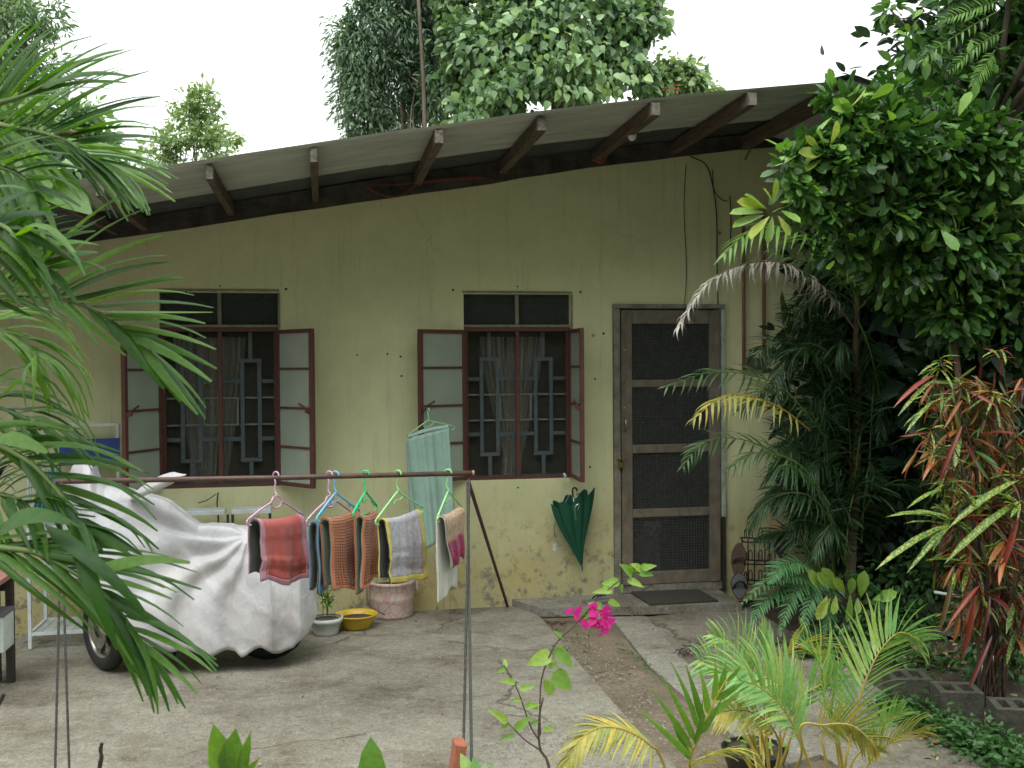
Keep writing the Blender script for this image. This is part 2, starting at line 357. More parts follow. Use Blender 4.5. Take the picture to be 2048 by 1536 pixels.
def plastic(name, c): return M(name, c, tuple(x*.85 for x in c), 30, .35, spec=.5)
m_h_pink = plastic('pink_plastic', (.55, .34, .48)); m_h_blue = plastic('blue_plastic', (.16, .46, .66))
m_h_green = plastic('green_plastic', (.03, .55, .20)); m_h_lime = plastic('lime_plastic', (.30, .66, .26))

def glass_mat():
    m, t, p = newmat('frosted_glass'); co = objco(t)
    t.links.new(ramp(t, nz(t, 3, 6, .6, co), [(.35, (.36, .42, .34)), (.65, (.42, .48, .40))]), p.inputs['Base Color'])
    p.inputs['Roughness'].default_value = .25; p.inputs['Transmission Weight'].default_value = .25; p.inputs['IOR'].default_value = 1.3
    bump(t, p, nz(t, 140, 3, .6, co), .001); return m
m_glass = glass_mat()
def screen_mat(name, c, fac):
    m, t, p = newmat(name); p.inputs['Base Color'].default_value = (*c, 1); p.inputs['Roughness'].default_value = .8
    tr = t.nodes.new('ShaderNodeBsdfTransparent'); ms = t.nodes.new('ShaderNodeMixShader')
    f = ramp(t, nz(t, 4, 4, .6, objco(t)), [(.3, fac-.06), (.7, fac+.06)]); t.links.new(f, ms.inputs[0])
    t.links.new(tr.outputs[0], ms.inputs[1]); t.links.new(p.outputs[0], ms.inputs[2]); t.links.new(ms.outputs[0], t.nodes['Material Output'].inputs[0]); return m
m_scr = screen_mat('insect_screen', (.035, .04, .037), .66)
m_scrW = screen_mat('window_screen', (.10, .10, .08), .42)
m_scrT = screen_mat('transom_screen', (.03, .036, .033), .85)
m_wire = M('mesh_wire', (.16, .165, .16), (.05, .05, .05), 40, .6, metal=.3)

def tarp_mat():
    m, t, p = newmat('silver_tarp'); co = objco(t); 
    sep = t.nodes.new('ShaderNodeSeparateXYZ'); t.links.new(co, sep.inputs[0])
    c = ramp(t, nz(t, 2.5, 6, .6, co), [(.3, (.42, .42, .44)), (.7, (.52, .525, .54))])
    dirt = mth(t, 'MULTIPLY', ramp(t, nz(t, 4, 7, .7, co), [(.4, 0.0), (.65, 1.0)]), ramp(t, sep.outputs['Z'], [(.15, .75), (.85, .1)]))
    c = mixc(t, dirt, c, (.33, .28, .24))
    t.links.new(c, p.inputs['Base Color']); p.inputs['Roughness'].default_value = .48; p.inputs['Specular IOR Level'].default_value = .5
    a = nz(t, 7, 5, .6, scaled(t, co, (1.6, 1, .8)), 1.5); b = nz(t, 26, 4, .6, co, 1.0)
    bump(t, p, mth(t, 'ADD', a, mth(t, 'MULTIPLY', b, .4)), .013, .6); return m
m_tarp = tarp_mat()
def bucket_mat():
    m, t, p = newmat('pink_bucket'); co = objco(t)
    vo = t.nodes.new('ShaderNodeTexVoronoi'); vo.feature = 'DISTANCE_TO_EDGE'; vo.inputs['Scale'].default_value = 16; t.links.new(co, vo.inputs['Vector'])
    c = mixc(t, ramp(t, vo.outputs['Distance'], [(.02, .55), (.09, 0.0)]), (.56, .44, .40), (.42, .16, .13))
    c = mixc(t, ramp(t, nz(t, 9, 5, .7, co), [(.5, 0.0), (.7, .4)]), c, (.42, .36, .29))
    t.links.new(c, p.inputs['Base Color']); p.inputs['Roughness'].default_value = .5; return m
m_bucket = bucket_mat()

# ------------------------------------------------------------------ foliage tools
def leaf_tpl(width=.35, fold=.12, curl=.12, rows=(0, .18, .45, .75, 1), prof=(0.0, .75, 1.0, .68, 0.0)):
    vs = []; fs = []
    for i, (t, w_) in enumerate(zip(rows, prof)):
        z = -curl*t*t
        if w_ == 0: vs.append((t, 0, z)); continue
        vs += [(t, -w_*width/2, z+fold*w_*width), (t, 0, z), (t, w_*width/2, z+fold*w_*width)]
    idx = []; k = 0
    for w_ in prof:
        if w_ == 0: idx.append([k]); k += 1
        else: idx.append([k, k+1, k+2]); k += 3
    for a, b in zip(idx[:-1], idx[1:]):
        if len(a) == 1: fs += [(a[0], b[1], b[0]), (a[0], b[2], b[1])]
        elif len(b) == 1: fs += [(a[0], a[1], b[0]), (a[1], a[2], b[0])]
        else: fs += [(a[0], a[1], b[1], b[0]), (a[1], a[2], b[2], b[1])]
    return np.array(vs, float), fs
SMALL = leaf_tpl(.42, .2, .15, (0, .4, 1), (0.0, 1.0, 0.0))
T_BROAD = leaf_tpl(.52, .15, .18); T_HEART = leaf_tpl(.72, .12, .25, (0, .12, .35, .7, 1), (0.0, .85, 1.0, .6, 0.0))
T_LANCE = leaf_tpl(.26, .2, .2); T_OBOV = leaf_tpl(.42, .12, .10, (0, .25, .6, .85, 1), (0.0, .5, 1.0, .8, 0.0))
T_CROT = leaf_tpl(.115, .25, .38, (0, .2, .5, .8, 1), (0.0, .7, 1.0, .8, 0.0))
def tri_only(fs):
    out = []
    for f in fs: out += [f] if len(f) == 3 else [(f[0], f[1], f[2]), (f[0], f[2], f[3])]
    return np.array(out)
def leaves_mesh(name, tpl, pos, dirs, nrm, size, mat, parent=None):
    tv, tf = tpl; tf = tri_only(tf); n = len(pos); d = dirs/np.linalg.norm(dirs, axis=1)[:, None]
    s_ = np.cross(nrm, d); s_ /= (np.linalg.norm(s_, axis=1)[:, None]+1e-9); k = np.cross(d, s_)
    P = pos[:, None, :]+(tv[None, :, 0, None]*d[:, None, :]+tv[None, :, 1, None]*s_[:, None, :]+tv[None, :, 2, None]*k[:, None, :])*size[:, None, None]
    nv = len(tv); F = (tf[None]+(np.arange(n)*nv)[:, None, None]).reshape(-1, 3)
    me = bpy.data.meshes.new(name); me.vertices.add(n*nv); me.vertices.foreach_set('co', P.astype('f').ravel())
    me.loops.add(len(F)*3); me.loops.foreach_set('vertex_index', F.astype('i').ravel())
    me.polygons.add(len(F)); me.polygons.foreach_set('loop_start', np.arange(0, len(F)*3, 3, dtype='i')); me.polygons.foreach_set('loop_total', np.full(len(F), 3, 'i'))
    me.update(calc_edges=True); a = me.attributes.new('var', 'FLOAT', 'POINT'); a.data.foreach_set('value', np.repeat(RNG.random(n), nv).astype('f'))
    me.materials.append(mat); o = bpy.data.objects.new(name, me); C.objects.link(o); attach(o, parent); return o
def clump_points(blobs, n, clumps=14, cr=.28, shell=.45):
    """blobs: (centre, radii). Leaves gather in clumps near the outside of each blob, so gaps stay between."""
    vol = np.array([b[1][0]*b[1][2] for b in blobs]); pr = vol/vol.sum(); P = []; D = []; CL = []
    for (c, r), q in zip(blobs, pr):
        nb = max(3, int(n*q)); k = max(3, int(clumps*(q*len(blobs))**.7)); c = np.array(c); r = np.array(r)
        u = RNG.normal(size=(k, 3)); u /= np.linalg.norm(u, axis=1)[:, None]; cc = u*(shell+(1-shell)*RNG.random((k, 1)))
        wi = RNG.random(k)+.3; wi /= wi.sum(); ci = RNG.choice(k, nb, p=wi)
        g = np.clip(RNG.normal(size=(nb, 3)), -1.7, 1.7)*cr*(.6+.8*RNG.random(k))[ci][:, None]
        P.append(c+(cc[ci]+g)*r); out = cc[ci]*.6+g*1.6; D.append(out); CL.append(c+cc*r)
    return np.vstack(P), np.vstack(D), np.vstack(CL)
def foliage(name, blobs, n, size, mat, parent=None, tpl=T_BROAD, droop=.5, clumps=14, cr=.28, shell=.45, up=.9):
    P, D, CL = clump_points(blobs, n, clumps, cr, shell); m = len(P)
    d = D+RNG.normal(size=(m, 3))*.5; d[:, 2] -= droop; nn = RNG.normal(size=(m, 3))*.55; nn[:, 2] += up
    nn += D*.35
    sz = RNG.uniform(size[0], size[1], m)
    return leaves_mesh(name, tpl, P, d, nn, sz, mat, parent), CL
def blob(px, py, rx, ry, Y, dy=None):       # an ellipsoid of foliage whose middle is seen at (px, py)
    c = W(px, py, Y); k = (Y+CD)/FOC; return (tuple(c), (rx*k, dy if dy else max(rx, ry)*k*.9, ry*k))
def limbs(mb, base, targets, r0=.05, sag=.1, seg=6):
    for tg in targets:
        if tg[2] < V(base).z-.1: continue
        a = V(base); b = V(tg); L = (b-a).length; mid = a.lerp(b, .5)+V((random.uniform(-1, 1), random.uniform(-1, 1), random.uniform(.2, 1)))*L*sag
        pts = catmull([a, mid, b], 7); mb.tube(pts, [r0*(1-i/7.5) for i in range(7)], seg)
SHARED = {}
def leaf_mesh_data(key, tpl, mat):
    if (key, mat.name) not in SHARED:
        me = bpy.data.meshes.new(key); me.from_pydata([tuple(v) for v in tpl[0]], [], tpl[1]); me.materials.append(mat)
        me.polygons.foreach_set('use_smooth', [True]*len(me.polygons)); SHARED[(key, mat.name)] = me
    return SHARED[(key, mat.name)]
def place_leaf(name, me, base, d, n, L, parent, wscale=1.0, zscale=1.0):
    d = V(d).normalized(); n = V(n); s_ = n.cross(d)
    if s_.length < 1e-4: s_ = d.orthogonal()
    s_.normalize(); k = d.cross(s_)
    M4 = Matrix.Identity(4)
    for i in range(3):
        M4[i][0] = d[i]*L; M4[i][1] = s_[i]*L*wscale; M4[i][2] = k[i]*L*zscale; M4[i][3] = base[i]
    o = bpy.data.objects.new(name, me); C.objects.link(o); attach(o, parent, M4); o.matrix_basis = M4 if parent is None else WM[parent.name].inverted() @ M4
    if parent is not None: o.matrix_parent_inverse = Matrix.Identity(4)
    return o
def strip_tpl(width, bend, n=7, fold=.3, tipw=.0, split=False):
    """a palm leaflet: a long folded strip that bows upward by bend and droops to its tip; local x along the chord"""
    vs = []; fs = []
    for i in range(n+1):
        t = i/n; z = 4*bend*t*(1-t)*(1+.45*(t-.5)); w_ = width*min(1, (t/.12)**.6 if t > 0 else 0)*(1-(max(0, t-.3)/.7)**1.5*(1-tipw)) * .5
        w_ = max(w_, width*.05)
        vs += [(t, -w_, z-fold*w_), (t, 0, z), (t, w_, z-fold*w_)]
    for i in range(n):
        a = i*3; fs += [(a, a+1, a+4, a+3), (a+1, a+2, a+5, a+4)]
    return np.array(vs, float), fs
STRIPS = {b: strip_tpl(.1, b) for b in (0.0, .06, .13, .22, .32)}
STRIPS_BL = {b: strip_tpl(.1, b, tipw=.22) for b in (0.0, .06, .13, .22, .32)}
def add_strip(store, base, tip, upv, w_, bend, blunt=False, roll=0.0):
    """record a leaflet; store is turned into objects or one mesh later"""
    store.append((V(base), V(tip), V(upv), w_, bend, blunt, roll))
def strip_frame(base, tip, upv, roll):
    d = (tip-base); L = d.length; d = d/L; k = upv-d*upv.dot(d)
    if k.length < 1e-3: k = d.orthogonal()
    k.normalize(); s_ = k.cross(d)
    if roll: k = Matrix.Rotation(roll, 3, d) @ k; s_ = k.cross(d)
    return d, s_, k, L
def emit_strips(store, mat, parent, limit=10**9, name='leaflet'):
    for (b, t, u, w_, bend, bl, roll) in store[:limit]:
        d, s_, k, L = strip_frame(b, t, u, roll); kb = min(STRIPS, key=lambda q: abs(q-bend)); me = leaf_mesh_data('leaflet%s%s' % (kb, bl), (STRIPS_BL if bl else STRIPS)[kb], mat)
        _pl(name, me, b, d, s_, k, L, w_/.1, parent)
def _pl(name, me, base, d, s_, k, L, wl, parent):
    M4 = Matrix.Identity(4)
    for i in range(3): M4[i][0] = d[i]*L; M4[i][1] = s_[i]*wl; M4[i][2] = k[i]*L; M4[i][3] = base[i]
    o = bpy.data.objects.new(name, me); C.objects.link(o); WM[o.name] = M4
    o.parent = parent; o.matrix_basis = WM[parent.name].inverted() @ M4; return o
def join_strips(store, mat, parent, name='leaflets'):
    vs = []; fs = []; var = []
    for (b, t, u, w_, bend, bl, roll) in store:
        d, s_, k, L = strip_frame(b, t, u, roll); tv, tf = strip_tpl(w_, bend*L, 4, tipw=.2 if bl else 0); o = len(vs)
        # strip_tpl is built with x in 0..1, so stretch x by the length
        for v in tv: vs.append(tuple(b+d*(v[0]*L)+s_*v[1]+k*v[2]))
        fs += [tuple(o+i for i in f) for f in tf]; var += [random.random()]*len(tv)
    me = bpy.data.meshes.new(name); me.from_pydata(vs, [], fs); a = me.attributes.new('var', 'FLOAT', 'POINT'); a.data.foreach_set('value', var)
    me.materials.append(mat); o = bpy.data.objects.new(name, me); C.objects.link(o); attach(o, parent); return o
def frond_points(rach, n, L, w_, roll=.7, ang=.9, droop=.35, bend=.12, jit=.12, start=.12, endk=.35, side_only=0, prof=None):
    """leaflets both sides of a rachis curve given in world points"""
    pts = catmull(rach, 40); st = []
    for i in range(n):
        t = start+(1-start)*i/(n-1); f = t*39; k = min(int(f), 38); p = pts[k].lerp(pts[k+1], f-k); tg = (pts[min(k+2, 39)]-pts[max(k-1, 0)]).normalized()
        up = V((0, 0, 1)); sd = tg.cross(up)
        if sd.length < .1: sd = V((1, 0, 0))
        sd.normalize(); un = sd.cross(tg); sd2 = sd*math.cos(roll)+un*math.sin(roll); un2 = sd2.cross(tg)
        if un2.z < 0 and abs(roll) < 1.2: un2 = -un2
        pl = (math.sin(PI*(.12+.80*t)))**.7 if prof is None else prof(t)
        for sgn in ((-1, 1) if not side_only else (side_only,)):
            a = ang*(1-.45*t)+random.uniform(-jit, jit); dr = tg*math.cos(a)+sd2*sgn*math.sin(a)+un2*.15
            dr = dr.normalized()+V((0, 0, -droop*(.7+.6*random.random()))); ll = L*pl*random.uniform(.88, 1.1)
            st.append((p.copy(), p+dr.normalized()*ll, un2*.6+V((0, 0, .6)), w_*random.uniform(.85, 1.1)*(.6+.4*pl), bend*random.uniform(.6, 1.4), False, random.uniform(-.5, .5)))
    return pts, st

def proj(p):
    d = V(p)-CAM; z = d.dot(FW); return 1024+FOC*d.dot(R2)/z, 768-FOC*d.dot(U2)/z
# ================================================================== the ground
def poly_sheet(name, poly, z, mat, parent=None, thick=0):
    mb = MB(); n = len(poly)
    if thick: mb.prism([(p[0], p[1]) for p in poly], z-thick, z)
    else: mb.add([(p[0], p[1], z) for p in poly], [tuple(range(n))])
    return mb.build(name, mat, parent)
mb = MB(); mb.add([(-120, -60, -.07), (140, -60, -.07), (140, 160, -.07), (-120, 160, -.07)], [(0, 1, 2, 3)])
ground = struct(mb.build('ground', m_soil))
D0, D1, D2, D3 = [G(*p) for p in ((1083, 1236), (1150, 1318), (1240, 1420), (1352, 1536))]
far = D3+(D3-D2).normalized()*3
struct(poly_sheet('concrete_yard', [(-1.98, 0), (-2.35, -1.2), (-3.3, -3.4), (-4, -9), (far.x, -9), (far.x, far.y), D3[:2], D2[:2], D1[:2], D0[:2], (D0.x-.05, 0)], 0, m_yard, thick=.05))
E0, E1, E2, E3 = [G(*p) for p in ((1222, 1236), (1300, 1335), (1420, 1440), (1560, 1536))]
F0, F1, F2 = [G(*p) for p in ((1292, 1234), (1368, 1322), (1480, 1420))]
H0, H1, H2, H3, H4 = [G(*p) for p in ((1500, 1215), (1640, 1300), (1790, 1400), (1950, 1490), (2100, 1580))]
def e2(p): return (p[0], p[1])
struct(poly_sheet('light_border', [e2(E0), e2(E1), e2(E2), e2(E3), (E3.x+.25, E3.y+.1), e2(F2), e2(F1), e2(F0)], .006, m_edge, thick=.05))
struct(poly_sheet('walkway', [e2(F0), e2(F1), e2(F2), (E3.x+.25, E3.y+.1), (E3.x+.9, -9), (H4.x+.5, -9), e2(H4), e2(H3), e2(H2), e2(H1), e2(H0)], .002, m_walk, thick=.05))
mb = MB(); mb.add([(D0.x-.5, -.01, -.018), (D1.x-.5, D1.y, -.018), (D3.x-.5, D3.y, -.018), (far.x-.5, -9, -.018), (E3.x+1.2, -9, -.018), (E3.x+.3, E3.y, -.018), (E1.x+.3, E1.y, -.018), (E0.x+.3, -.01, -.018)], [tuple(range(8))])
struct(mb.build('dirt_strip', m_dirt))
S0 = G(1085, 1232); S1 = G(1484, 1222)
struct(poly_sheet('door_step', [(S0.x, S0.y), (S1.x, S1.y), (S1.x+.02, -.004), (S0.x-.16, -.004)], .052, m_step, thick=.06))
# side ground to the right of the walkway, raised a little, with the pale patch seen under the crotons
struct(poly_sheet('side_path', [(3.9, -1.25), (4.9, -1.7), (7.5, -1.9), (7.5, -.5), (4.2, -.45)], -.03, m_walk))

# ================================================================== the house
ZT, ZM, ZS, WX = 2.343, 2.079, .954, .815
XL, XR = -1.134, 1.026
DX1, DX2, DZT, DZB = 2.206, 3.028, 2.237, .107
house = thing('house', 'pale green-yellow plastered house with a low sheet metal roof on timber purlins', 'house', (1.0, 0, 0))
YO = -1.46
_re = [W(px, py, YO) for px, py in ((0, 390), (150, 366), (300, 343), (440, 321), (690, 279), (850, 253), (1090, 226), (1300, 202), (1500, 180), (1690, 165))]
_rf = np.polyfit([p.x for p in _re], [p.z for p in _re], 3)
RX = 3.33
def zr(x):
    if x > RX: return zr(RX)-(x-RX)*.2
    if x < -1.9: return zr(-1.9)+(x+1.9)*.16
    return float(np.polyval(_rf, x))
_wt = [W(px, py, 0) for px, py in ((120, 492), (250, 472), (420, 447), (620, 417), (830, 388), (1010, 360), (1200, 331), (1450, 301), (1600, 289), (1750, 285))]
def zw(x): return min(interp(x, [p.x for p in _wt], [p.z for p in _wt]) if x > _wt[0].x else _wt[0].z+(x-_wt[0].x)*.15, zr(x)-.05)
WL, WR = -5.0, 6.5
xs = sorted(set([round(float(x), 3) for x in np.arange(WL, WR+.01, .25)]+[XL, XL+WX, XR, XR+WX, DX1, DX2])); zs = [-.05, .05, DZB-.055, ZS, ZM, DZT, ZT, None]
holes = [(XL, XL+WX, ZS, ZT), (XR, XR+WX, ZS, ZT), (DX1, DX2, DZB-.055, DZT)]
mb = MB()
for i in range(len(xs)-1):
    for j in range(len(zs)-1):
        xa, xb, za, zb = xs[i], xs[i+1], zs[j], zs[j+1]; xm = (xa+xb)/2
        if zb is not None and any(h[0] < xm < h[1] and h[2] < (za+zb)/2 < h[3] for h in holes): continue
        if zb is None: mb.add([(xa, 0, za), (xb, 0, za), (xb, 0, zw(xb)+.02), (xa, 0, zw(xa)+.02)], [(0, 1, 2, 3)])
        else: mb.add([(xa, 0, za), (xb, 0, za), (xb, 0, zb), (xa, 0, zb)], [(0, 1, 2, 3)])
for (xa, xb, za, zb) in holes:
    mb.add([(xa, 0, za), (xa, .13, za), (xa, .13, zb), (xa, 0, zb), (xb, 0, za), (xb, .13, za), (xb, .13, zb), (xb, 0, zb)],
           [(0, 1, 2, 3), (7, 6, 5, 4), (0, 4, 5, 1), (3, 2, 6, 7)])
for xe in (WL, WR): mb.add([(xe, 0, -.05), (xe, 6, -.05), (xe, 6, zr(xe)), (xe, 0, zr(xe))], [(0, 1, 2, 3)])
mb.add([(WL, 6, -.05), (WR, 6, -.05), (WR, 6, 2.6), (WL, 6, 2.2)], [(0, 1, 2, 3)])
mb.build('wall', m_wall, house)
mb = MB()                                    # inner face of the front wall, floor, back and side walls of the room
for i in range(len(xs)-1):
    for j in range(len(zs)-1):
        xa, xb, za, zb = xs[i], xs[i+1], zs[j], zs[j+1]; xm = (xa+xb)/2
        if zb is not None and any(h[0] < xm < h[1] and h[2] < (za+zb)/2 < h[3] for h in holes): continue
        if zb is None: zb = 2.5
        if xa > WL+.2 and xb < WR-.2 and zb > za: mb.add([(xa, .131, za), (xa, .131, zb), (xb, .131, zb), (xb, .131, za)], [(0, 1, 2, 3)])
a, b = WL+.1, WR-.1
mb.add([(a, .12, .04), (b, .12, .04), (b, 3.6, .04), (a, 3.6, .04), (a, .12, 2.5), (b, .12, 2.5), (b, 3.6, 2.5), (a, 3.6, 2.5)], [(0, 1, 2, 3), (4, 7, 6, 5), (3, 2, 6, 7), (0, 3, 7, 4), (1, 5, 6, 2)])
mb.build('interior_wall', m_inner, house)
# rough tie beam along the wall top
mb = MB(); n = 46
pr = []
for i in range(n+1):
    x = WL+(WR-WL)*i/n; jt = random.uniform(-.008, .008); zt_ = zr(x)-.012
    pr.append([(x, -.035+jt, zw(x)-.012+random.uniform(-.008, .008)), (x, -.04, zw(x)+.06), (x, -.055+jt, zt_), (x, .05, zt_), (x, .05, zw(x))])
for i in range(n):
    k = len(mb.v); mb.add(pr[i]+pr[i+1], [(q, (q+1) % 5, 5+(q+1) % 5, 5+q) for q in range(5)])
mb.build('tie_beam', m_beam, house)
# corrugated sheets, each one a sheet
def roof_sheet(x0, x1, y0, y1, mat, dz=0, label=None, lower=0):
    nx = max(3, int((x1-x0)/.28)); ny = max(8, int(round((y1-y0)/.1))*8); mb = MB(); sk = random.uniform(-.006, .006)
    def fn(u, v):
        x = x0+(x1-x0)*u; y = y0+(y1-y0)*v
        return (x, y+sk*math.sin(u*5), zr(x)+.014*math.cos(2*PI*y/.1)+dz+.004*math.sin(x*2.1+y))
    mb.grid(fn, nx, ny); return mb.build('roof_sheet', mat, house, smooth=True, label=label)
ycuts = [YO, -.52, .14, .94, 1.74, 2.54, 3.34, 4.14, 4.94, 5.74, 6.4]
xcuts = [-5.2, -1.42, .55, 2.2, RX]
for i in range(len(ycuts)-1):
    for j in range(len(xcuts)-1):
        dark = j == 0
        roof_sheet(xcuts[j]-(.1 if j else 0), xcuts[j+1]-(.0 if dark else 0), ycuts[i]-.02, ycuts[i+1]+(.05 if i < 9 else 0), m_zincd if dark or i == 1 else m_zinc, .006*(j % 2)-(.03 if dark else 0)+.004*(i % 2), 'dark weathered roof sheet over the lower end' if dark else None)
    roof_sheet(RX+.02, 7.0, ycuts[i]-.02, ycuts[i+1]+.05, m_zinc, .004)
mb = MB(); mb.grid(lambda u, v: (RX-.16+.34*u, YO-.03+7.9*v, zr(RX-.16+.34*u)+.02+.025*math.sin(PI*u)), 8, 4); mb.build('ridge_cap', m_zincd, house, smooth=True, solid=.003)
for k, (x, w_) in enumerate(((-3.4, .05), (-2.6, .05), (-1.85, .05), (-1.22, .05), (-.632, .045), (-.044, .045), (.688, .055), (1.32, .06), (2.03, .06), (2.66, .06), (3.24, .07))):
    y0 = YO+random.uniform(-.02, .05) if k != 4 else YO+.02; zt_ = zr(x)-.018-(.05 if x < -1.7 else 0); mb = MB(); h = .085 if k < 10 else .10
    mb.box((x, (y0+.3)/2, zt_-h/2), (w_, .3-y0, h)); o = mb.build('purlin', m_wood, house, bevel=.006)
    mb = MB(); mb.box((x, y0-.003, zt_-h/2), (w_-.008, .006, h-.008)); mb.build('purlin_end', m_woodend, house)
mb = MB()                                     # barge board hung below the ridge end and dark board at the lower roof end
mb.beam((-1.46, YO+.02, zr(-1.46)-.065), (-1.40, -.1, zr(-1.4)-.075), .03, .06)
mb.build('barge_board', m_wood, house)
mb = MB(); mb.beam((RX+.02, YO+.02, zr(RX)-.015), (7.0, YO+.02, zr(7)-.02), .025, .13); mb.build('fascia_board', m_woodend, house)

# ---- windows
def window(X0, curtain_pts, label, extra):
    win = thing_part('window', house, label)
    X1 = X0+WX; ox = X0-XR
    mb = MB()                                 # frame fixed in the opening
    for a, b, w_, h in (((X0, .03, ZM), (X1, .03, ZM), .05, .03), ((X0, .03, ZS+.012), (X1, .03, ZS+.012), .05, .025)): mb.beam(a, b, w_, h)
    for x in (X0+.012, X1-.012): mb.beam((x, .03, ZS+.025), (x, .03, ZM-.015), .04, .024, up=(0, 1, 0))
    mb.beam(((X0+X1)/2, .022, ZS+.026), ((X0+X1)/2, .022, ZM-.016), .03, .032, up=(0, 1, 0)); mb.build('frame', m_red, win, bevel=.002)
    mb = MB(); t = .045                        # plaster lip round the transom, the pale strip above the lights and the centre post
    mb.box(((X0+X1)/2, -.004, ZT+.014), (WX+.02, .012, .016)); mb.box((X1+.008, -.004, (ZT+ZM)/2), (.014, .012, ZT-ZM))
    mb.box(((X0+X1)/2, .012, ZM+.026), (WX-.004, .02, .018)); mb.box(((X0+X1)/2, .035, (ZM+ZT)/2+.017), (.026, .03, ZT-ZM-.036)); mb.build('trim', m_trim, win, bevel=.003)
    mb = MB(); mb.add([(X0+.002, .125, ZS+.03), (X1-.002, .125, ZS+.03), (X1-.002, .125, ZM-.02), (X0+.002, .125, ZM-.02)], [(0, 1, 2, 3)]); mb.build('insect_screen', m_scrW, win)
    for s in (0, 1):
        mb = MB(); xa = X0+.002+s*(WX/2+.012); mb.add([(xa, .045, ZM+.03), (xa+WX/2-.018, .045, ZM+.03), (xa+WX/2-.018, .045, ZT-.002), (xa, .045, ZT-.002)], [(0, 1, 2, 3)]); mb.build('transom_screen', m_scrT, win)
    # flat-bar grille
    def gx(px): return W(px, 800, .075).x+ox
    def gz(py): return W(1030, py, .075).z
    mb = MB(); B = .028; y = .075
    def hb(a, b, py, m=0): mb.box(((gx(a)+gx(b))/2, y, gz(py)), (abs(gx(b)-gx(a)), .012, B))
    def vb(px, a, b): mb.box((gx(px), y-.002, (gz(a)+gz(b))/2), (B, .012, abs(gz(b)-gz(a))))
    for l, r, in ((963, 995), (1071, 1102)):
        vb(l, 722, 903); vb(r, 722, 903); hb(l-4, r+4, 718); hb(l-4, r+4, 907)
    vb(979, 662, 714); vb(979, 911, 950); vb(1086, 662, 714); vb(1086, 911, 950)
    for py in (757, 867):
        for a, b in ((928, 959), (999, 1067), (1106, 1132)): hb(a, b, py)
    hb(928, 1134, 952); mb.build('grille', m_grill, win)
    mb = MB(); y2 = .105
    for py in (789, 840):
        mb.box((X0+WX/2, y2, gz(py)), (WX-.01, .014, .014))
    mb.box((gx(1001), y2-.01, gz(815)), (.014, .012, .2)); mb.box((gx(1062), y2-.01, gz(815)), (.014, .012, .2)); mb.build('guard_rail', m_pale, win)
    # curtain, gathered at the top
    for (xa, xb, xc, xd) in curtain_pts:      # top left, top right, bottom left, bottom right
        mb = MB()
        def fn(u, v, xa=xa, xb=xb, xc=xc, xd=xd):
            x0 = xa+(xc-xa)*v**1.3; x1 = xb+(xd-xb)*v**1.3; return (X0+x0+(x1-x0)*u, .22+.022*math.sin(u*22+v*1.2)+.01*math.sin(u*51), ZM-.05-(ZM-ZS-.04)*v)
        mb.grid(fn, 60, 14); mb.build('curtain', m_curt, win, smooth=True)
    # open casements
    for side, hx, pxe in ((-1, X0+.005, extra[0]), (1, X1-.005, extra[1])):
        best = min(np.linspace(5, 170, 331), key=lambda q: abs(proj((hx-.40*side*-math.cos(math.radians(q)), -.02-.40*math.sin(math.radians(q)), 1.5))[0]-pxe) + (0 if q < 90 else 0))
        q = math.radians(best); E = V((hx+side*.40*math.cos(q), -.02-.40*math.sin(q), 0)); H = V((hx, -.015, 0)); d = (E-H).normalized(); nn = V((-d.y, d.x, 0))
        zt_, zb_ = ZM-.005, ZS+.01; mb = MB(); fw = .027
        mb.beam(H+V((0, 0, zt_-fw/2)), E+V((0, 0, zt_-fw/2)), .03, fw); mb.beam(H+V((0, 0, zb_+fw/2)), E+V((0, 0, zb_+fw/2)), .03, fw)
        for Pp, ww in ((H+d*fw/2, fw), (E-d*fw/2, fw+.006)): mb.beam(Pp+V((0, 0, zb_+fw)), Pp+V((0, 0, zt_-fw)), .03, ww, up=d)
        levels = [zb_+fw]
        for k in range(1, 4):
            z = zb_+(zt_-zb_)*k/4; mb.beam(H+d*fw+V((0, 0, z)), E-d*(fw+.003)+V((0, 0, z)), .024, .016); levels += [z-.008, z+.008]
        levels.append(zt_-fw); z = (zt_+zb_)/2-.01
        mb.beam(E-d*.02+nn*.03*side*-1+V((0, 0, z)), E-d*.11+nn*.04*side*-1+V((0, 0, z+.045)), .012, .014)
        mb.beam(E-d*.02+V((0, 0, z-.02)), E-d*.02+nn*.05*side*-1+V((0, 0, z)), .02, .03)
        mb.build('casement', m_red, win, bevel=.002)
        for k in range(4):
            za, zb2 = levels[2*k], levels[2*k+1]; mb = MB(); a = H+d*(fw-.004); b = E-d*(fw)
            mb.beam(a+V((0, 0, (za+zb2)/2)), b+V((0, 0, (za+zb2)/2)), .004, zb2-za); mb.build('pane', m_glass, win)
    return win
def thing_part(name, parent, label=None):
    o = bpy.data.objects.new(name, None); C.objects.link(o); attach(o, parent); o.empty_display_size = .1
    if label: o['label'] = label
    return o
window(XL, [(.06, .42, .20, .34), (.40, .57, .36, .42)], None, (247, 627))
window(XR, [(.15, .34, .38, .42), (.36, .52, .32, .46), (.53, .66, .37, .43)], None, (838, 1165))

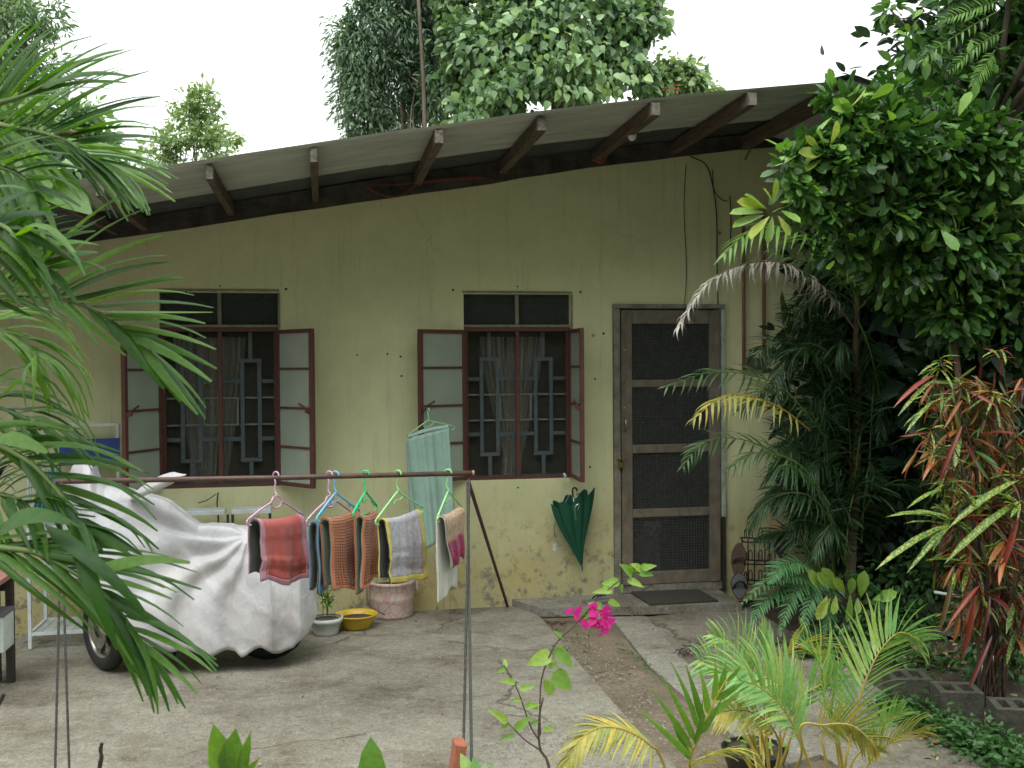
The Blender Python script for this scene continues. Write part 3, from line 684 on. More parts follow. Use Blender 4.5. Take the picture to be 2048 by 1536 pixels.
# ---- screen door
door = thing_part('screen_door', house)
def dpx(px): return W(px, 900, -.03).x
jm = MB(); jm.box((DX1-.012, -.012, (DZT+.05)/2), (.05, .05, DZT-.05)); jm.box(((DX1+DX2)/2, -.012, DZT+.018), (DX2-DX1+.075, .05, .032)); jm.build('door_jamb', m_doorf, door, bevel=.004)
jm = MB(); jm.box((DX2+.022, -.012, (DZT+.62)/2), (.032, .05, DZT-.62)); jm.build('door_jamb', m_doorp, door, bevel=.004, label='pale green flaking jamb')
jm = MB(); jm.box((DX2+.022, -.010, .33), (.030, .045, .56)); jm.build('door_jamb', m_iron, door)
xa, xb = DX1+.022, DX2-.004; SW = .088; yd = -.012
zz = lambda py, px=1250: W(px, py, yd).z
top, bot = DZT-.012, DZB+.012
for x in (xa+SW/2, xb-SW/2):
    mb = MB(); mb.box((x, yd, (top+bot)/2), (SW-.001, .034, top-bot)); mb.build('stile', m_doorw, door, bevel=.004)
rails = [(top, zz(648)), (zz(760), zz(775)), (zz(890), zz(907)), (zz(1019), zz(1036)), (zz(1145), bot)]
for a, b in rails:
    mb = MB(); mb.box(((xa+xb)/2, yd+.004, (a+b)/2), (xb-xa-2*SW, .03, a-b)); mb.build('rail', m_doorw, door, bevel=.004)
for (a, b), (c, d) in zip(rails[:-1], rails[1:]):
    mb = MB(); z0, z1 = c, b; x0, x1 = xa+SW, xb-SW; st = .0215
    for k in range(int((x1-x0)/st)+1):
        x = x0+k*st+random.uniform(-.0008, .0008); mb.box((x, yd-.004, (z0+z1)/2), (.0026, .0016, z1-z0))
    for k in range(int((z1-z0)/st)+1):
        z = z0+k*st+random.uniform(-.0008, .0008); mb.box(((x0+x1)/2, yd-.0058, z), (x1-x0, .0016, .0026))
    stuff(mb.build('wire_mesh', m_wire, door))
    mb = MB(); mb.add([(x0, yd+.012, z0), (x1, yd+.012, z0), (x1, yd+.012, z1), (x0, yd+.012, z1)], [(0, 1, 2, 3)]); mb.build('insect_screen', m_scr, door)
mb = MB(); mb.box(((xa+xb)/2+.02, -.004, .085), (DX2-DX1+.02, .03, .062)); mb.build('threshold', m_step, door, bevel=.004)
mb = MB(); c = W(1250, 850, -.04); mb.tube([c+V((0, 0, .045)), c+V((0, -.02, .035)), c+V((0, -.028, 0)), c+V((0, -.02, -.035)), c+V((0, 0, -.045))], .006); mb.build('handle', m_chrome, door, smooth=True)
mb = MB(); c = W(1241, 918, -.045); mb.box(c, (.05, .012, .016)); mb.box(c+V((.0, -.01, -.045)), (.034, .018, .036)); mb.tube([c+V((-.012, -.01, -.03)), c+V((-.012, -.01, .0)), c+V((0, -.01, .012)), c+V((.012, -.01, 0)), c+V((.012, -.01, -.03))], .004); mb.build('padlock', m_brass, door, bevel=.002)
for px, py in ((1249, 700), (1250, 765), (1249, 815), (1284, 918), (1302, 1040), (1410, 1060), (1245, 1120), (1330, 905)):
    c = W(px, py, yd-.018); mb = MB(); mb.lathe([(0, -.004), (.006, -.004), (.006, .002), (0, .002)], c, 8, axis=(0, -1, 0)); mb.build('nail', m_chrome if px % 2 else m_iron, door)
# small fixings round the openings: screw plugs left in the plaster
for px, py in ((906, 580), (1035, 573), (1161, 584), (440, 572), (572, 578), (801, 713), (803, 752), (1190, 758), (1207, 667), (775, 708), (714, 710), (1180, 934), (1036, 975), (372, 584)):
    c = W(px, py, -.001); mb = MB(); r = random.uniform(.006, .010)
    mb.lathe([(0, .008), (r*.6, .008), (r, 0)], c, 9, axis=(0, -1, 0)); mb.build('wall_plug', m_wireblk, house)
# conduits, junction box, wires
mb = MB(); a = W(1487, 470, -.03); mb.tube([(a.x, -.03, 3.0), (a.x, -.03, W(1485, 740, -.03).z)], .014, 8); mb.build('conduit', m_conduit, house, smooth=True)
mb = MB(); a = W(1527, 470, -.03); mb.tube([(a.x, -.03, 3.0), (a.x, -.03, W(1525, 718, -.03).z)], .014, 8); mb.build('conduit', m_conduit, house, smooth=True)
a = W(1508, 728, -.04); mb = MB(); mb.box((a.x+.01, -.03, a.z), (.17, .06, .09)); mb.build('junction_box', m_box, house, bevel=.004)
mb = MB()
mb.tube(catmull([W(1380, 312, -.03), W(1412, 330, -.05), W(1425, 370, -.03), W(1433, 430, -.02), W(1434, 520, -.012), W(1436, 614, -.012)], 30), .005, 5)
mb.tube(catmull([W(1425, 340, -.03), W(1428, 380, -.04), W(1445, 400, -.03), W(1455, 402, -.02)], 12), .004, 5)
mb.tube(catmull([W(1460, 392, -.015), W(1462, 440, -.015), W(1460, 520, -.012)], 8), .004, 5)
mb.tube(catmull([W(1372, 330, -.006), W(1368, 420, -.006), W(1373, 540, -.006), W(1366, 640, -.006)], 14), .0025, 4)
mb.tube(catmull([W(1490, 320, -.01), W(1500, 300, -.03), W(1512, 290, -.04)], 8), .004, 5)
mb.build('cable', m_wireblk, house)
mb = MB()
mb.tube(catmull([W(735, 375, -.09), W(765, 390, -.1), W(800, 392, -.1), W(835, 370, -.1), W(875, 362, -.09), W(970, 355, -.08)], 30), .006, 5)
mb.tube(catmull([W(735, 370, -.09), W(800, 369, -.1), W(870, 360, -.1), W(960, 352, -.08)], 20), .004, 5); mb.build('cable', m_wirered, house, label='red wire sagging under the eave')
a = W(1201, 312, -.08); mb = MB(); mb.lathe([(0, .02), (.05, .02), (.055, .012), (.055, -.02), (0, -.02)], a, 20, axis=(0, -1, 0)); mb.build('outlet_cover', m_redplas, house, smooth=False, label='round red outlet box under the eave')
# bulb on its holder, hanging from the purlin
bl = thing('light_bulb', 'white unlit light bulb in a holder hanging under the eave', 'light bulb', tuple(W(1265, 250, -.92)))
a = W(1264, 250, -.92); mb = MB(); mb.lathe([(0, .035), (.012, .035), (.02, .02), (.032, .016), (.034, .0), (.02, -.004), (.019, -.02), (0, -.02)], a+V((0, 0, .01)), 16); mb.tube([a+V((0, 0, .04)), a+V((-.02, .0, .09))], .005); mb.build('holder', m_white, bl, smooth=True)
mb = MB(); mb.lathe([(.012, 0), (.014, -.012), (.026, -.035), (.031, -.055), (.028, -.078), (.016, -.095), (0, -.1)], a+V((0, 0, -.008)), 18); mb.build('bulb', m_bulb, bl, smooth=True)

# ================================================================== dog behind the screen
dg = W(1306, 1088, .35); dog_me = bpy.data.meshes.new('dog')
sk = [(dg.x-.05, .62, .16, .085), (dg.x-.04, .55, .24, .10), (dg.x-.02, .47, .33, .085), (dg.x-.005, .40, .43, .05), (dg.x, .36, .475, .058), (dg.x, .29, .46, .026),
      (dg.x-.05, .40, .30, .035), (dg.x-.06, .39, .18, .026), (dg.x-.06, .36, .065, .028), (dg.x+.04, .40, .30, .035), (dg.x+.05, .39, .18, .026), (dg.x+.05, .36, .065, .028),
      (dg.x-.14, .58, .12, .06), (dg.x-.14, .44, .08, .035), (dg.x+.06, .58, .12, .06), (dg.x+.08, .45, .08, .035), (dg.x-.05, .37, .535, .02), (dg.x-.068, .37, .49, .012), (dg.x+.05, .37, .535, .02), (dg.x+.068, .37, .49, .012), (dg.x-.12, .78, .09, .02)]
ed = [(0, 1), (1, 2), (2, 3), (3, 4), (4, 5), (2, 6), (6, 7), (7, 8), (2, 9), (9, 10), (10, 11), (0, 12), (12, 13), (0, 14), (14, 15), (4, 16), (16, 17), (4, 18), (18, 19), (0, 20)]
dog_me.from_pydata([s[:3] for s in sk], ed, []); dog_me.materials.append(m_fur)
dog_root = thing('dog', 'small cream dog sitting indoors behind the lowest panel of the screen door', 'dog', (dg.x, .45, .04))
dog = bpy.data.objects.new('body', dog_me); C.objects.link(dog); attach(dog, dog_root)
md = dog.modifiers.new('skin', 'SKIN')
for i, s in enumerate(sk): dog_me.skin_vertices[0].data[i].radius = (s[3], s[3])
dog_me.skin_vertices[0].data[0].use_root = True; dog.modifiers.new('sub', 'SUBSURF').render_levels = 2
mb = MB(); mb.lathe([(0, .012), (.012, .006), (.010, -.004), (0, -.006)], (dg.x, .268, .472), 10, axis=(0, -1, 0)); mb.build('nose', m_black, dog_root, smooth=True)
for s in (-1, 1):
    mb = MB(); mb.lathe([(0, .006), (.007, .003), (.008, -.004)], (dg.x+s*.024, .312, .492), 8, axis=(0, -1, 0)); mb.build('eye', m_black, dog_root, smooth=True)

# ================================================================== unseen trees behind the viewer, added to block low sky light
tl = thing('unseen_tree_row', 'unseen row of leafy trees behind the viewer, added to block low sky light', 'trees', (2, -15.5, 0))
o, CL = foliage('foliage', [((x, -15.5+.6*math.sin(x*2.1), z), (2.1, 1.2, 1.9)) for x in range(-13, 19, 3) for z in (1.5, 4.4, 7.3, 9.6)], 26000, (.3, .55), L_shrub0, tl, T_BROAD, clumps=9, cr=.36, shell=.2); stuff(o)
for x in range(-13, 19, 3):
    mb = MB(); mb.tube(catmull([(x, -15.6, -.1), (x+.15, -15.6, 2.5), (x-.1, -15.6, 6.5)], 10), [.16-.01*i for i in range(10)], 8); mb.build('trunk', m_trunk, tl, smooth=True)
# ================================================================== clothes rack
YP = -2.2
rack = thing('clothes_rack', 'rusty pipe clothes rack with thin rod legs standing in the yard', 'clothes rack', (0, YP, 0))
PA = W(112, 963, YP+.03); PB = W(948, 946, YP)
mb = MB(); mb.tube([PA, PA.lerp(PB, .5)+V((0, 0, -.004)), PB], .0135, 12); mb.build('rail', m_rust, rack, smooth=True)
mb = MB(); ax = (PB-PA).normalized(); mb.lathe([(0, .0), (.0137, .0), (.0142, -.012)], PB+ax*.001, 12, axis=ax); mb.build('rail_end', m_ruste, rack)
def foot(px, y1, y2): return G(px, y1)
mb = MB(); a = W(938, 962, YP-.01); f = G(1016, 1212); mb.beam(a, f, .026, .006, up=(1, .6, 0)); mb.beam(a+V((-.004, 0, 0)), f+V((-.004, 0, 0)), .006, .02, up=(1, .6, 0)); mb.build('leg', m_redd, rack)
def rod(p0, p1, mat, r=.0062, tw=True):
    mb = MB(); n = 80; pts = [V(p0).lerp(V(p1), i/n) for i in range(n+1)]
    mb.tube(pts, [r*(1.12 if (i % 2) else .92) for i in range(n+1)] if tw else r, 7); return mb.build('leg', mat, rack, smooth=not tw)
rod(W(939, 960, YP-.012), G(925, 1580), m_rebar); 
mb = MB(); mb.beam(W(935, 965, YP-.01), G(944, 1575), .014, .006, up=(0, 1, 0)); mb.build('leg', m_olive, rack)
rod(W(124, 966, YP+.0), G(109, 1590), m_rebar, .0055); rod(W(120, 966, YP-.02), G(140, 1585), m_rebar, .0055)
mb = MB(); mb.tube([W(121, 1000, YP-.0), W(122, 1008, YP-.02)], .012, 8); mb.build('wire_tie', m_iron, rack)

# ---- hangers with rugs
def hanger(label, mat, hook_px, A, B, Ya, Yb, apex_py, style=0, r=.0052, rackY=None):
    """hook over the rail at hook_px; A and B are the ends of the arms in the photograph, at depths Ya and Yb"""
    A3, B3 = W(*A, Ya), W(*B, Yb); hp = W(*hook_px, (Ya+Yb)/2 if rackY is None else rackY); ap = V((hp.x, hp.y, W(hook_px[0], apex_py, hp.y).z))
    h = thing('clothes_hanger', label, 'clothes hanger', tuple(hp), 'plastic clothes hangers'); mb = MB()
    d = (B3-A3); d.z = 0; d.normalize(); n = V((-d.y, d.x, 0)); R = .019
    hk = [hp+V((0, -1, 0))*R*math.cos(q)+V((0, 0, 1))*R*math.sin(q)+V((0, 0, .0)) for q in np.linspace(PI*1.12, -.35, 12)]
    pts = [hk[0]]+hk[1:]+[hp+V((0, -.004, -.035)), ap+V((0, -.003, .035)), ap+V((0, .006, .018)), ap]
    hk2 = [hp+n*R*math.cos(q)+V((0, 0, R*math.sin(q))) for q in np.linspace(-.2, PI*1.05, 12)]; hk2 = hk2[::-1]
    mb.tube(catmull([p for p in hk2]+[hp+n*R*.7+V((0, 0, -.016)), hp+n*.004+V((0, 0, -.034)), ap+n*.010+V((0, 0, .03)), ap+n*(-.004)+V((0, 0, .012)), ap], 34), r*.85, 7)
    mb.build('hook', mat, h, smooth=True); mb = MB()
    if style == 0:                             # ring in the middle
        q = .034; hexa = [ap+d*(q*x)+V((0, 0, z*q)) for x, z in ((-.55, 0), (.55, 0), (1.05, -.75), (.6, -1.6), (-.6, -1.6), (-1.05, -.75), (-.55, 0))]
        mb.tube(catmull(hexa, 26), r, 7, cap=False); mb.tube(catmull([hexa[5], hexa[5].lerp(A3, .5)+V((0, 0, .004)), A3], 10), r, 7); mb.tube(catmull([hexa[2], hexa[2].lerp(B3, .5)+V((0, 0, .004)), B3], 10), r, 7)
    else:
        mb.tube(catmull([A3, A3.lerp(ap, .55)+V((0, 0, .004)), A3.lerp(ap, .88)+V((0, 0, .004)), ap, B3.lerp(ap, .88)+V((0, 0, .002)), B3.lerp(ap, .5), B3], 30), r, 7)
        if style in (1, 2):
            mb.tube(catmull([A3.lerp(ap, .72), A3.lerp(ap, .76)+V((0, 0, -.03)), A3.lerp(ap, .9)+V((0, 0, -.034)), ap.lerp(B3, .1)+V((0, 0, -.03)), B3.lerp(ap, .78)], 16), r*.7, 6)
        if style == 2:
            for P_ in (A3, B3):
                for f in (.18, .38): mb.tube(catmull([P_.lerp(ap, f)+V((0, 0, .002)), P_.lerp(ap, f+.03)+V((0, 0, -.018)), P_.lerp(ap, f+.09)+V((0, 0, -.004))], 8), r*.8, 6)
    for P_, s in ((A3, -1), (B3, 1)):
        mb.tube(catmull([P_, P_+d*s*.004+V((0, 0, -.012)), P_-d*s*.006+V((0, 0, -.026)), P_-d*s*.024+V((0, 0, -.028))], 9), r, 7)
    mb.tube([A3.lerp(B3, .3)+V((0, 0, -.03)), A3.lerp(B3, .7)+V((0, 0, -.03))], r*.8, 6)
    mb.build('arm', mat, h, smooth=True); return h, A3, B3, d, n
def rug(label, A, B, Ya, Yb, gap, fdrop, bdrop, mats, flare=0.0, skew=0.0, bflare=0.0, edge=.07, quilt=0, seed=0, wl=1.0, backskew=0.0, group='rugs hung out on the rack'):
    """cloth folded over a bar from A to B; mats: face, binding, back. n side hangs in front"""
    A3, B3 = W(*A, Ya), W(*B, Yb); d = (B3-A3).normalized(); n = V((-d.y, d.x, 0)).normalized()
    if n.y > 0: n = -n
    Wd = (B3-A3).length; o = thing('rug', label, 'rug', tuple((A3+B3)/2), group); R = gap/2
    rs = random.Random(seed); ph = [rs.uniform(0, 6) for _ in range(6)]
    Lf = fdrop; Lb = bdrop; tot = Lf+Lb+PI*R
    def P(u, v):
        s = v*tot                                # arc length from back hem to front hem
        if s < Lb: off = -R; z = -(Lb-s); side = -1; dd = (Lb-s)/Lb
        elif s < Lb+PI*R: q = (s-Lb)/R; off = -R*math.cos(q); z = R*math.sin(q); side = 0; dd = 0
        else: off = R; z = -(s-Lb-PI*R); side = 1; dd = (s-Lb-PI*R)/Lf
        us = (u-.5)*wl; along = us*Wd*(1+(flare if side > 0 else bflare)*dd)+(skew if side > 0 else backskew)*dd
        wav = .008*math.sin(u*13+ph[0])*(.3+dd)+.006*math.sin(u*29+ph[1]+dd*2)*dd+.004*math.sin(dd*9+ph[2])
        if quilt and side >= 0:
            wav += min(1, dd*6)*.009*abs(math.sin(dd*7.5*PI/2+.4*math.sin(u*5)))*(1 if dd > .55 else .2)+min(1, dd*6)*.008*abs(math.sin(u*16+dd+ph[3]))*(1 if dd < .62 else .15)
        z += .018*math.sin(us*5+ph[4])*dd+.010*math.sin(u*9+ph[5])*max(0, (dd-.7)/.3)+.012*math.sin(u*PI)*-1*(1-dd)
        sg = 1 if side >= 0 else -1
        return (A3+B3)/2+d*along+n*(off+wav*(1 if sg > 0 else .5))+V((0, 0, z+(.5*(B3-A3).z*0)))
    nu, nv = 26, 60; T = .0055
    def strip(u0, u1, v0, v1, k1, k2, off, mat, name, lab=None):
        mb = MB(); h = 1e-3
        def F(a, b):
            u = u0+(u1-u0)*a; v = v0+(v1-v0)*b; p = P(u, v); tu = P(min(1, u+h), v)-P(max(0, u-h), v); tv = P(u, min(1, v+h))-P(u, max(0, v-h)); nn = tu.cross(tv).normalized()
            return p-nn*off
        mb.grid(F, k1, k2); return mb.build(name, mat, o, smooth=True, solid=T, label=lab)
    eu = edge; ev = edge*Wd/tot*wl
    strip(eu, 1-eu, ev, 1-ev, nu, nv, .0, mats[0], 'face'); strip(.004, .996, .004, .996, nu, nv, -.0055 if True else 0, mats[2], 'backing')
    if mats[1]:
        strip(0, eu*1.1, 0, 1, 3, nv, .0015, mats[1], 'binding'); strip(1-eu*1.1, 1, 0, 1, 3, nv, .0015, mats[1], 'binding')
        strip(eu*.9, 1-eu*.9, 1-ev*1.1, 1, nu, 4, .002, mats[1], 'binding'); strip(eu*.9, 1-eu*.9, 0, ev*1.1, nu, 4, .002, mats[1], 'binding')
    return o, P
HG = [
 ('pink clothes hanger on the left, carrying the red rug', m_h_pink, (552, 951), (495, 1040), (606, 1030), YP-.15, YP+.15, 993, 0),
 ('pink clothes hanger half behind the blue hanger, carrying the blue rug', m_h_pink, (659, 950), (614, 1040), (705, 1026), YP-.15, YP+.15, 992, 0),
 ('light blue notched clothes hanger carrying the large orange checked rug', m_h_blue, (671, 950), (634, 1034), (718, 1020), YP-.16, YP+.14, 986, 2),
 ('bright green ornate clothes hanger carrying the small orange checked rug', m_h_green, (731, 949), (707, 1024), (753, 1010), YP-.18, YP+.18, 984, 2),
 ('lime green clothes hanger carrying the grey rug with yellow binding', m_h_lime, (796, 948), (752, 1040), (845, 1015), YP-.16, YP+.16, 983, 1),
 ('lime green clothes hanger at the rack end, carrying the shaggy patchwork rug', m_h_lime, (896, 946), (875, 1034), (922, 1012), YP-.19, YP+.19, 984, 1)]
for (lab, m_, hk, A, B, ya, yb, ap, stl) in HG: hanger(lab, m_, hk, A, B, ya, yb, ap, stl, rackY=YP)
rug('red quilted rug with dusty pink binding, leftmost on the rack', (508, 1053), (596, 1043), YP-.13, YP+.14, .075, .29, .26, (m_r_red, m_r_pink, m_r_back), .12, .01, quilt=1, seed=3, wl=1.0)
rug('blue and dark scrap rug squeezed between the red and orange rugs', (620, 1053), (668, 1045), YP-.13, YP+.12, .045, .33, .31, (m_r_mix, m_r_blue, m_r_back), .02, .0, seed=4, wl=.8, edge=.16)
rug('large orange checked rug with grey green backing, flared to the right', (652, 1048), (712, 1032), YP-.13, YP+.13, .06, .35, .34, (m_r_or, m_r_ob, m_r_green), .28, .06, seed=5, wl=1.0, backskew=.03, edge=.05)
rug('small orange checked rug beside the grey rug', (716, 1042), (751, 1030), YP-.12, YP+.14, .05, .32, .36, (m_r_or, m_r_ob, m_r_green), .25, -.01, seed=6, wl=.8, backskew=.02, edge=.06)
rug('grey quilted rug with red specks and yellow binding', (764, 1047), (836, 1028), YP-.15, YP+.14, .045, .325, .30, (m_r_grey, m_r_yel, m_r_blk), .05, .02, quilt=1, seed=7, edge=.075)
rug('shaggy beige and maroon patchwork rug with white lining, last on the rack', (877, 1042), (921, 1022), YP-.15, YP+.16, .05, .26, .42, (m_r_patch, None, m_r_wht), -.35, .04, seed=8, wl=.9, edge=.02)
mb = MB(); a = W(887, 1195, YP-.12); mb.tube([a, a+V((.002, 0, -.05)), a+V((.001, 0, -.07))], .0015, 4); a = W(900, 1190, YP); mb.tube([a, a+V((0, 0, -.11))], .0012, 4); stuff(mb.build('loose_thread', m_twig, None)); tag(bpy.data.objects['loose_thread'], 'loose threads dangling below the patchwork rug', 'thread')
# green towel on a hanger hooked on the window casement
YT = -.47
h_, A3, B3, d_, n_ = hanger('lime green clothes hanger hooked on the open casement, carrying the green towel', m_h_lime, (857, 822), (822, 866), (908, 852), YT-.03, YT+.05, 841, 1, r=.004, rackY=YT)
tw = thing('towel', 'pale green towel hanging on a hanger from the right window casement', 'towel', tuple(W(858, 870, YT)))
def tfn(px0, px1, pyt0, pyt1, hems, dy, ph):
    mb = MB()
    def F(u, v):
        top = pyt0+(pyt1-pyt0)*u; bot = interp(u, [0, .45, .75, 1], hems); px = px0[0]+(px0[1]-px0[0])*u+(px1[0]-px0[0]+(px1[1]-px0[1]-px1[0]+px0[0])*u)*v
        p = W(px, top+(bot-top)*v, YT+dy); return p+V((0, .016*math.sin(u*11+ph+v)*(.3+v)+.006*math.sin(u*31+ph), 0))
    mb.grid(F, 36, 30); return mb.build('towel_fold', m_rug_green, tw, smooth=True, solid=.005)
tfn((816, 898), (842, 908), 876, 856, [1105, 1085, 1060, 1018], -.035, 0); tfn((812, 896), (822, 900), 884, 860, [1080, 1068, 1050, 1010], .03, 2)
mb = MB()
def F(u, v):
    q = v*PI; a = W(816+82*u, 876-20*u-3*math.sin(u*PI), YT-.035); return a+V((0, .0325*(1-math.cos(q)), .02*math.sin(q)))
mb.grid(F, 30, 8); mb.build('towel_top', m_rug_green, tw, smooth=True, solid=.005)

# ================================================================== umbrella
um = thing('umbrella', 'folded dark green umbrella hanging upside down below the right window', 'umbrella', tuple(W(1150, 990, -.12)))
tip = W(1164, 1134, -.10); top = W(1147, 1000, -.14); ax = (tip-top); L = ax.length; ax.normalize()
def frame(ax): a = ax.orthogonal().normalized(); return a, ax.cross(a)
sx = V((1, 0, 0)); sx = (sx-ax*sx.dot(ax)).normalized(); sy = ax.cross(sx)
mb = MB(); nr = 16; ns = 96
def F(u, v):
    q = u*2*PI; t = v; r = .172*(1-t)**1.05+.006; r *= (1+.10*math.sin(t*5))
    lobe = .72+.28*abs(math.cos(q*4+.6+t*1.0))**.7; r *= lobe; x = math.cos(q)*r*1.0; y = math.sin(q)*r*.42
    skew = -.018*math.sin(PI*t); e = (.055*abs(math.cos(q*4+.6))**1.2-.02)*(1-t)**3+(.03*math.cos(q)*(1-t)**3)
    return top+ax*(L*t-e*1.0)+sx*(x+skew)+sy*y
mb.grid(F, ns, nr); mb.build('canopy', m_umb, um, smooth=False, solid=.0015)
mb = MB(); mb.tube([top-ax*.03, tip+ax*.03], .006, 8); mb.build('shaft', m_umbs, um, smooth=True)
mb = MB(); h0 = top-ax*.025; mb.tube(catmull([h0, h0-ax*.04, h0-ax*.065+sx*.012, h0-ax*.06+sx*.03, h0-ax*.04+sx*.034], 12), .007, 8); mb.build('handle', m_black, um, smooth=True)
for q in range(8):
    an = (q*PI/4+.15); p0 = top+ax*.0+sx*math.cos(an)*.11+sy*math.sin(an)*.05; mb = MB(); mb.tube([p0+ax*.03, top+sx*math.cos(an)*.05+sy*math.sin(an)*.02-ax*.03], .002, 5); mb.tube([top+sx*math.cos(an)*.05+sy*math.sin(an)*.02-ax*.03, top+sx*math.cos(an)*.048+sy*math.sin(an)*.018-ax*.045], .004, 5); mb.build('rib', m_umbs if q % 2 else m_black, um)
mb = MB(); mb.tube(catmull([W(1152, 1040, -.23), W(1150, 1015, -.24), W(1158, 1008, -.24), W(1156, 1020, -.24)], 10), .0025, 5); mb.build('strap', m_umbs, um)
mb = MB(); mb.tube(catmull([W(1111, 1046, -.12), W(1108, 1060, -.10), W(1110, 1074, -.08)], 6), .0025, 5); mb.build('strap', m_black, um)
pc = thing('price_tag', 'small white sticker on the wall left of the green umbrella', 'sticker', tuple(W(1109, 1093, -.004))); mb = MB(); a = W(1109, 1094, -.003); mb.box(a, (.028, .003, .055)); mb.build('card', m_white, pc)
ck = thing('rag', 'scrap of pale cloth tied at the corner of the right window', 'rag', tuple(W(1128, 950, -.06))); mb = MB(); a = W(1128, 951, -.06); mb.tube([a+V((-.004, 0, .018)), a+V((.01, -.01, 0)), a+V((-.002, -.01, -.02))], [.006, .012, .005], 7); mb.build('knot', m_white, ck, smooth=True)

# ================================================================== doormat and things by the door
dm = thing('doormat', 'dark grey doormat lying on the step before the screen door', 'doormat', tuple(G(1345, 1195, .06)))
q = [G(1300, 1211, .056), G(1437, 1203, .056), G(1398, 1181, .056), G(1258, 1184, .056)]; mb = MB(); mb.prism([(p.x, p.y) for p in q], .053, .068); mb.build('mat', m_mat, dm, bevel=.003)
sl_ = thing('slipper', 'black flip-flop with white trim lying on the step left of the doormat', 'slipper', tuple(G(1195, 1199, .06)))
a = G(1195, 1200, .07); mb = MB(); mb.prism([(a.x+.12*math.cos(q)*(1 if math.cos(q) > 0 else 1), a.y+.045*math.sin(q)*(1+.25*math.cos(q))) for q in np.linspace(0, 2*PI, 17)[:-1]], .054, .072); mb.build('sole', m_greysole, sl_, bevel=.004)
mb = MB(); mb.tube(catmull([a+V((-.03, -.045, 0)), a+V((.0, -.02, .03)), a+V((.065, 0, .035)), a+V((0, .02, .03)), a+V((-.03, .045, 0))], 14), .006, 6); mb.build('strap', m_blackp, sl_)
# wrought iron rack for slippers
rk = thing('slipper_rack', 'black wrought iron slipper rack standing against the wall right of the door', 'slipper rack', tuple(W(1520, 1170, -.25)))
mb = MB(); YR = -.22
def rkp(px, py, dy=0): return W(px, py, YR+dy)
for py in (1077, 1121, 1161):
    mb.tube([rkp(1482, py-2), rkp(1562, py+3)], .006, 6); mb.tube([rkp(1487, py+7, -.08), rkp(1563, py+9, -.08)], .006, 6); mb.tube([rkp(1482, py-2), rkp(1487, py+7, -.08)], .005, 5); mb.tube([rkp(1562, py+3), rkp(1563, py+9, -.08)], .005, 5)
for px in (1484, 1496, 1509, 1530, 1539, 1550, 1561): mb.tube([rkp(px, 1078), rkp(px, 1200 if px in (1484, 1561) else 1170)], .005, 6)
mb.build('frame', m_iron, rk)
for row in (1077, 1121, 1161):
    for px, h, w_ in ((1491, 18, 3), (1501, 21, 5), (1521, 21, 5), (1539, 13, 5)):
        mb = MB(); r = w_/2*.0037; mb.tube(catmull([rkp(px-w_/2*1.3, row, -.04), rkp(px-w_/2*1.3, row-h*.75, -.04), rkp(px, row-h, -.04), rkp(px+w_/2*1.3, row-h*.75, -.04), rkp(px+w_/2*1.3, row, -.04)], 14), .0042, 6); mb.build('loop', m_iron, rk)
def sandal(label, c, ax, wid, nrm, L, top, bot):
    o = thing('sandal', label, 'sandal', tuple(c)); ax = V(ax).normalized(); nrm = V(nrm); nrm = (nrm-ax*nrm.dot(ax)).normalized(); sd = ax.cross(nrm)
    for (nm, off, th, mt, k) in (('sole', 0, .012, bot, 1.0), ('insole', .013, .006, top, .94)):
        mb = MB(); vs = []; N = 24
        for s in (0, 1):
            for i in range(N):
                q = 2*PI*i/N; x = math.cos(q)*L/2*k; y = math.sin(q)*wid/2*(1+.22*math.cos(q)-.12*math.cos(2*q))*k
                vs.append(V(c)+ax*x+sd*y+nrm*(off+s*th))
        mb.add(vs, [tuple(range(N-1, -1, -1)), tuple(range(N, 2*N))]+[(i, (i+1) % N, N+(i+1) % N, N+i) for i in range(N)]); mb.build(nm, mt, o, bevel=.002)
    mb = MB(); mb.tube(catmull([V(c)+sd*wid*.45+ax*-.02+nrm*.01, V(c)+sd*wid*.3+ax*.02+nrm*.045, V(c)+ax*.04+nrm*.05, V(c)-sd*wid*.3+ax*.02+nrm*.045, V(c)-sd*wid*.45+ax*-.02+nrm*.01], 14), .009, 6); mb.build('strap', bot, o, smooth=True)
    return o
sandal('brown worn sandal leaning upright on the left end of the slipper rack', W(1477, 1123, -.34), (.10, .12, 1), .10, (-.35, -1, .1), .28, m_slip, m_slip)
sandal('dark grey rubber slipper standing under the brown sandal at the rack foot', W(1478, 1172, -.38), (.02, .1, 1), .11, (-.2, -1, .1), .20, m_greysole, m_black)
sandal('tan insoled slipper propped on top of the slipper rack', W(1556, 1071, -.27), (-.18, .1, 1), .11, (-.8, -.7, .15), .26, m_tan, m_greysole)
sandal('black slipper hung under the tan one on the rack', W(1563, 1095, -.30), (.05, .1, 1), .10, (-.5, -1, .15), .16, m_black, m_black)

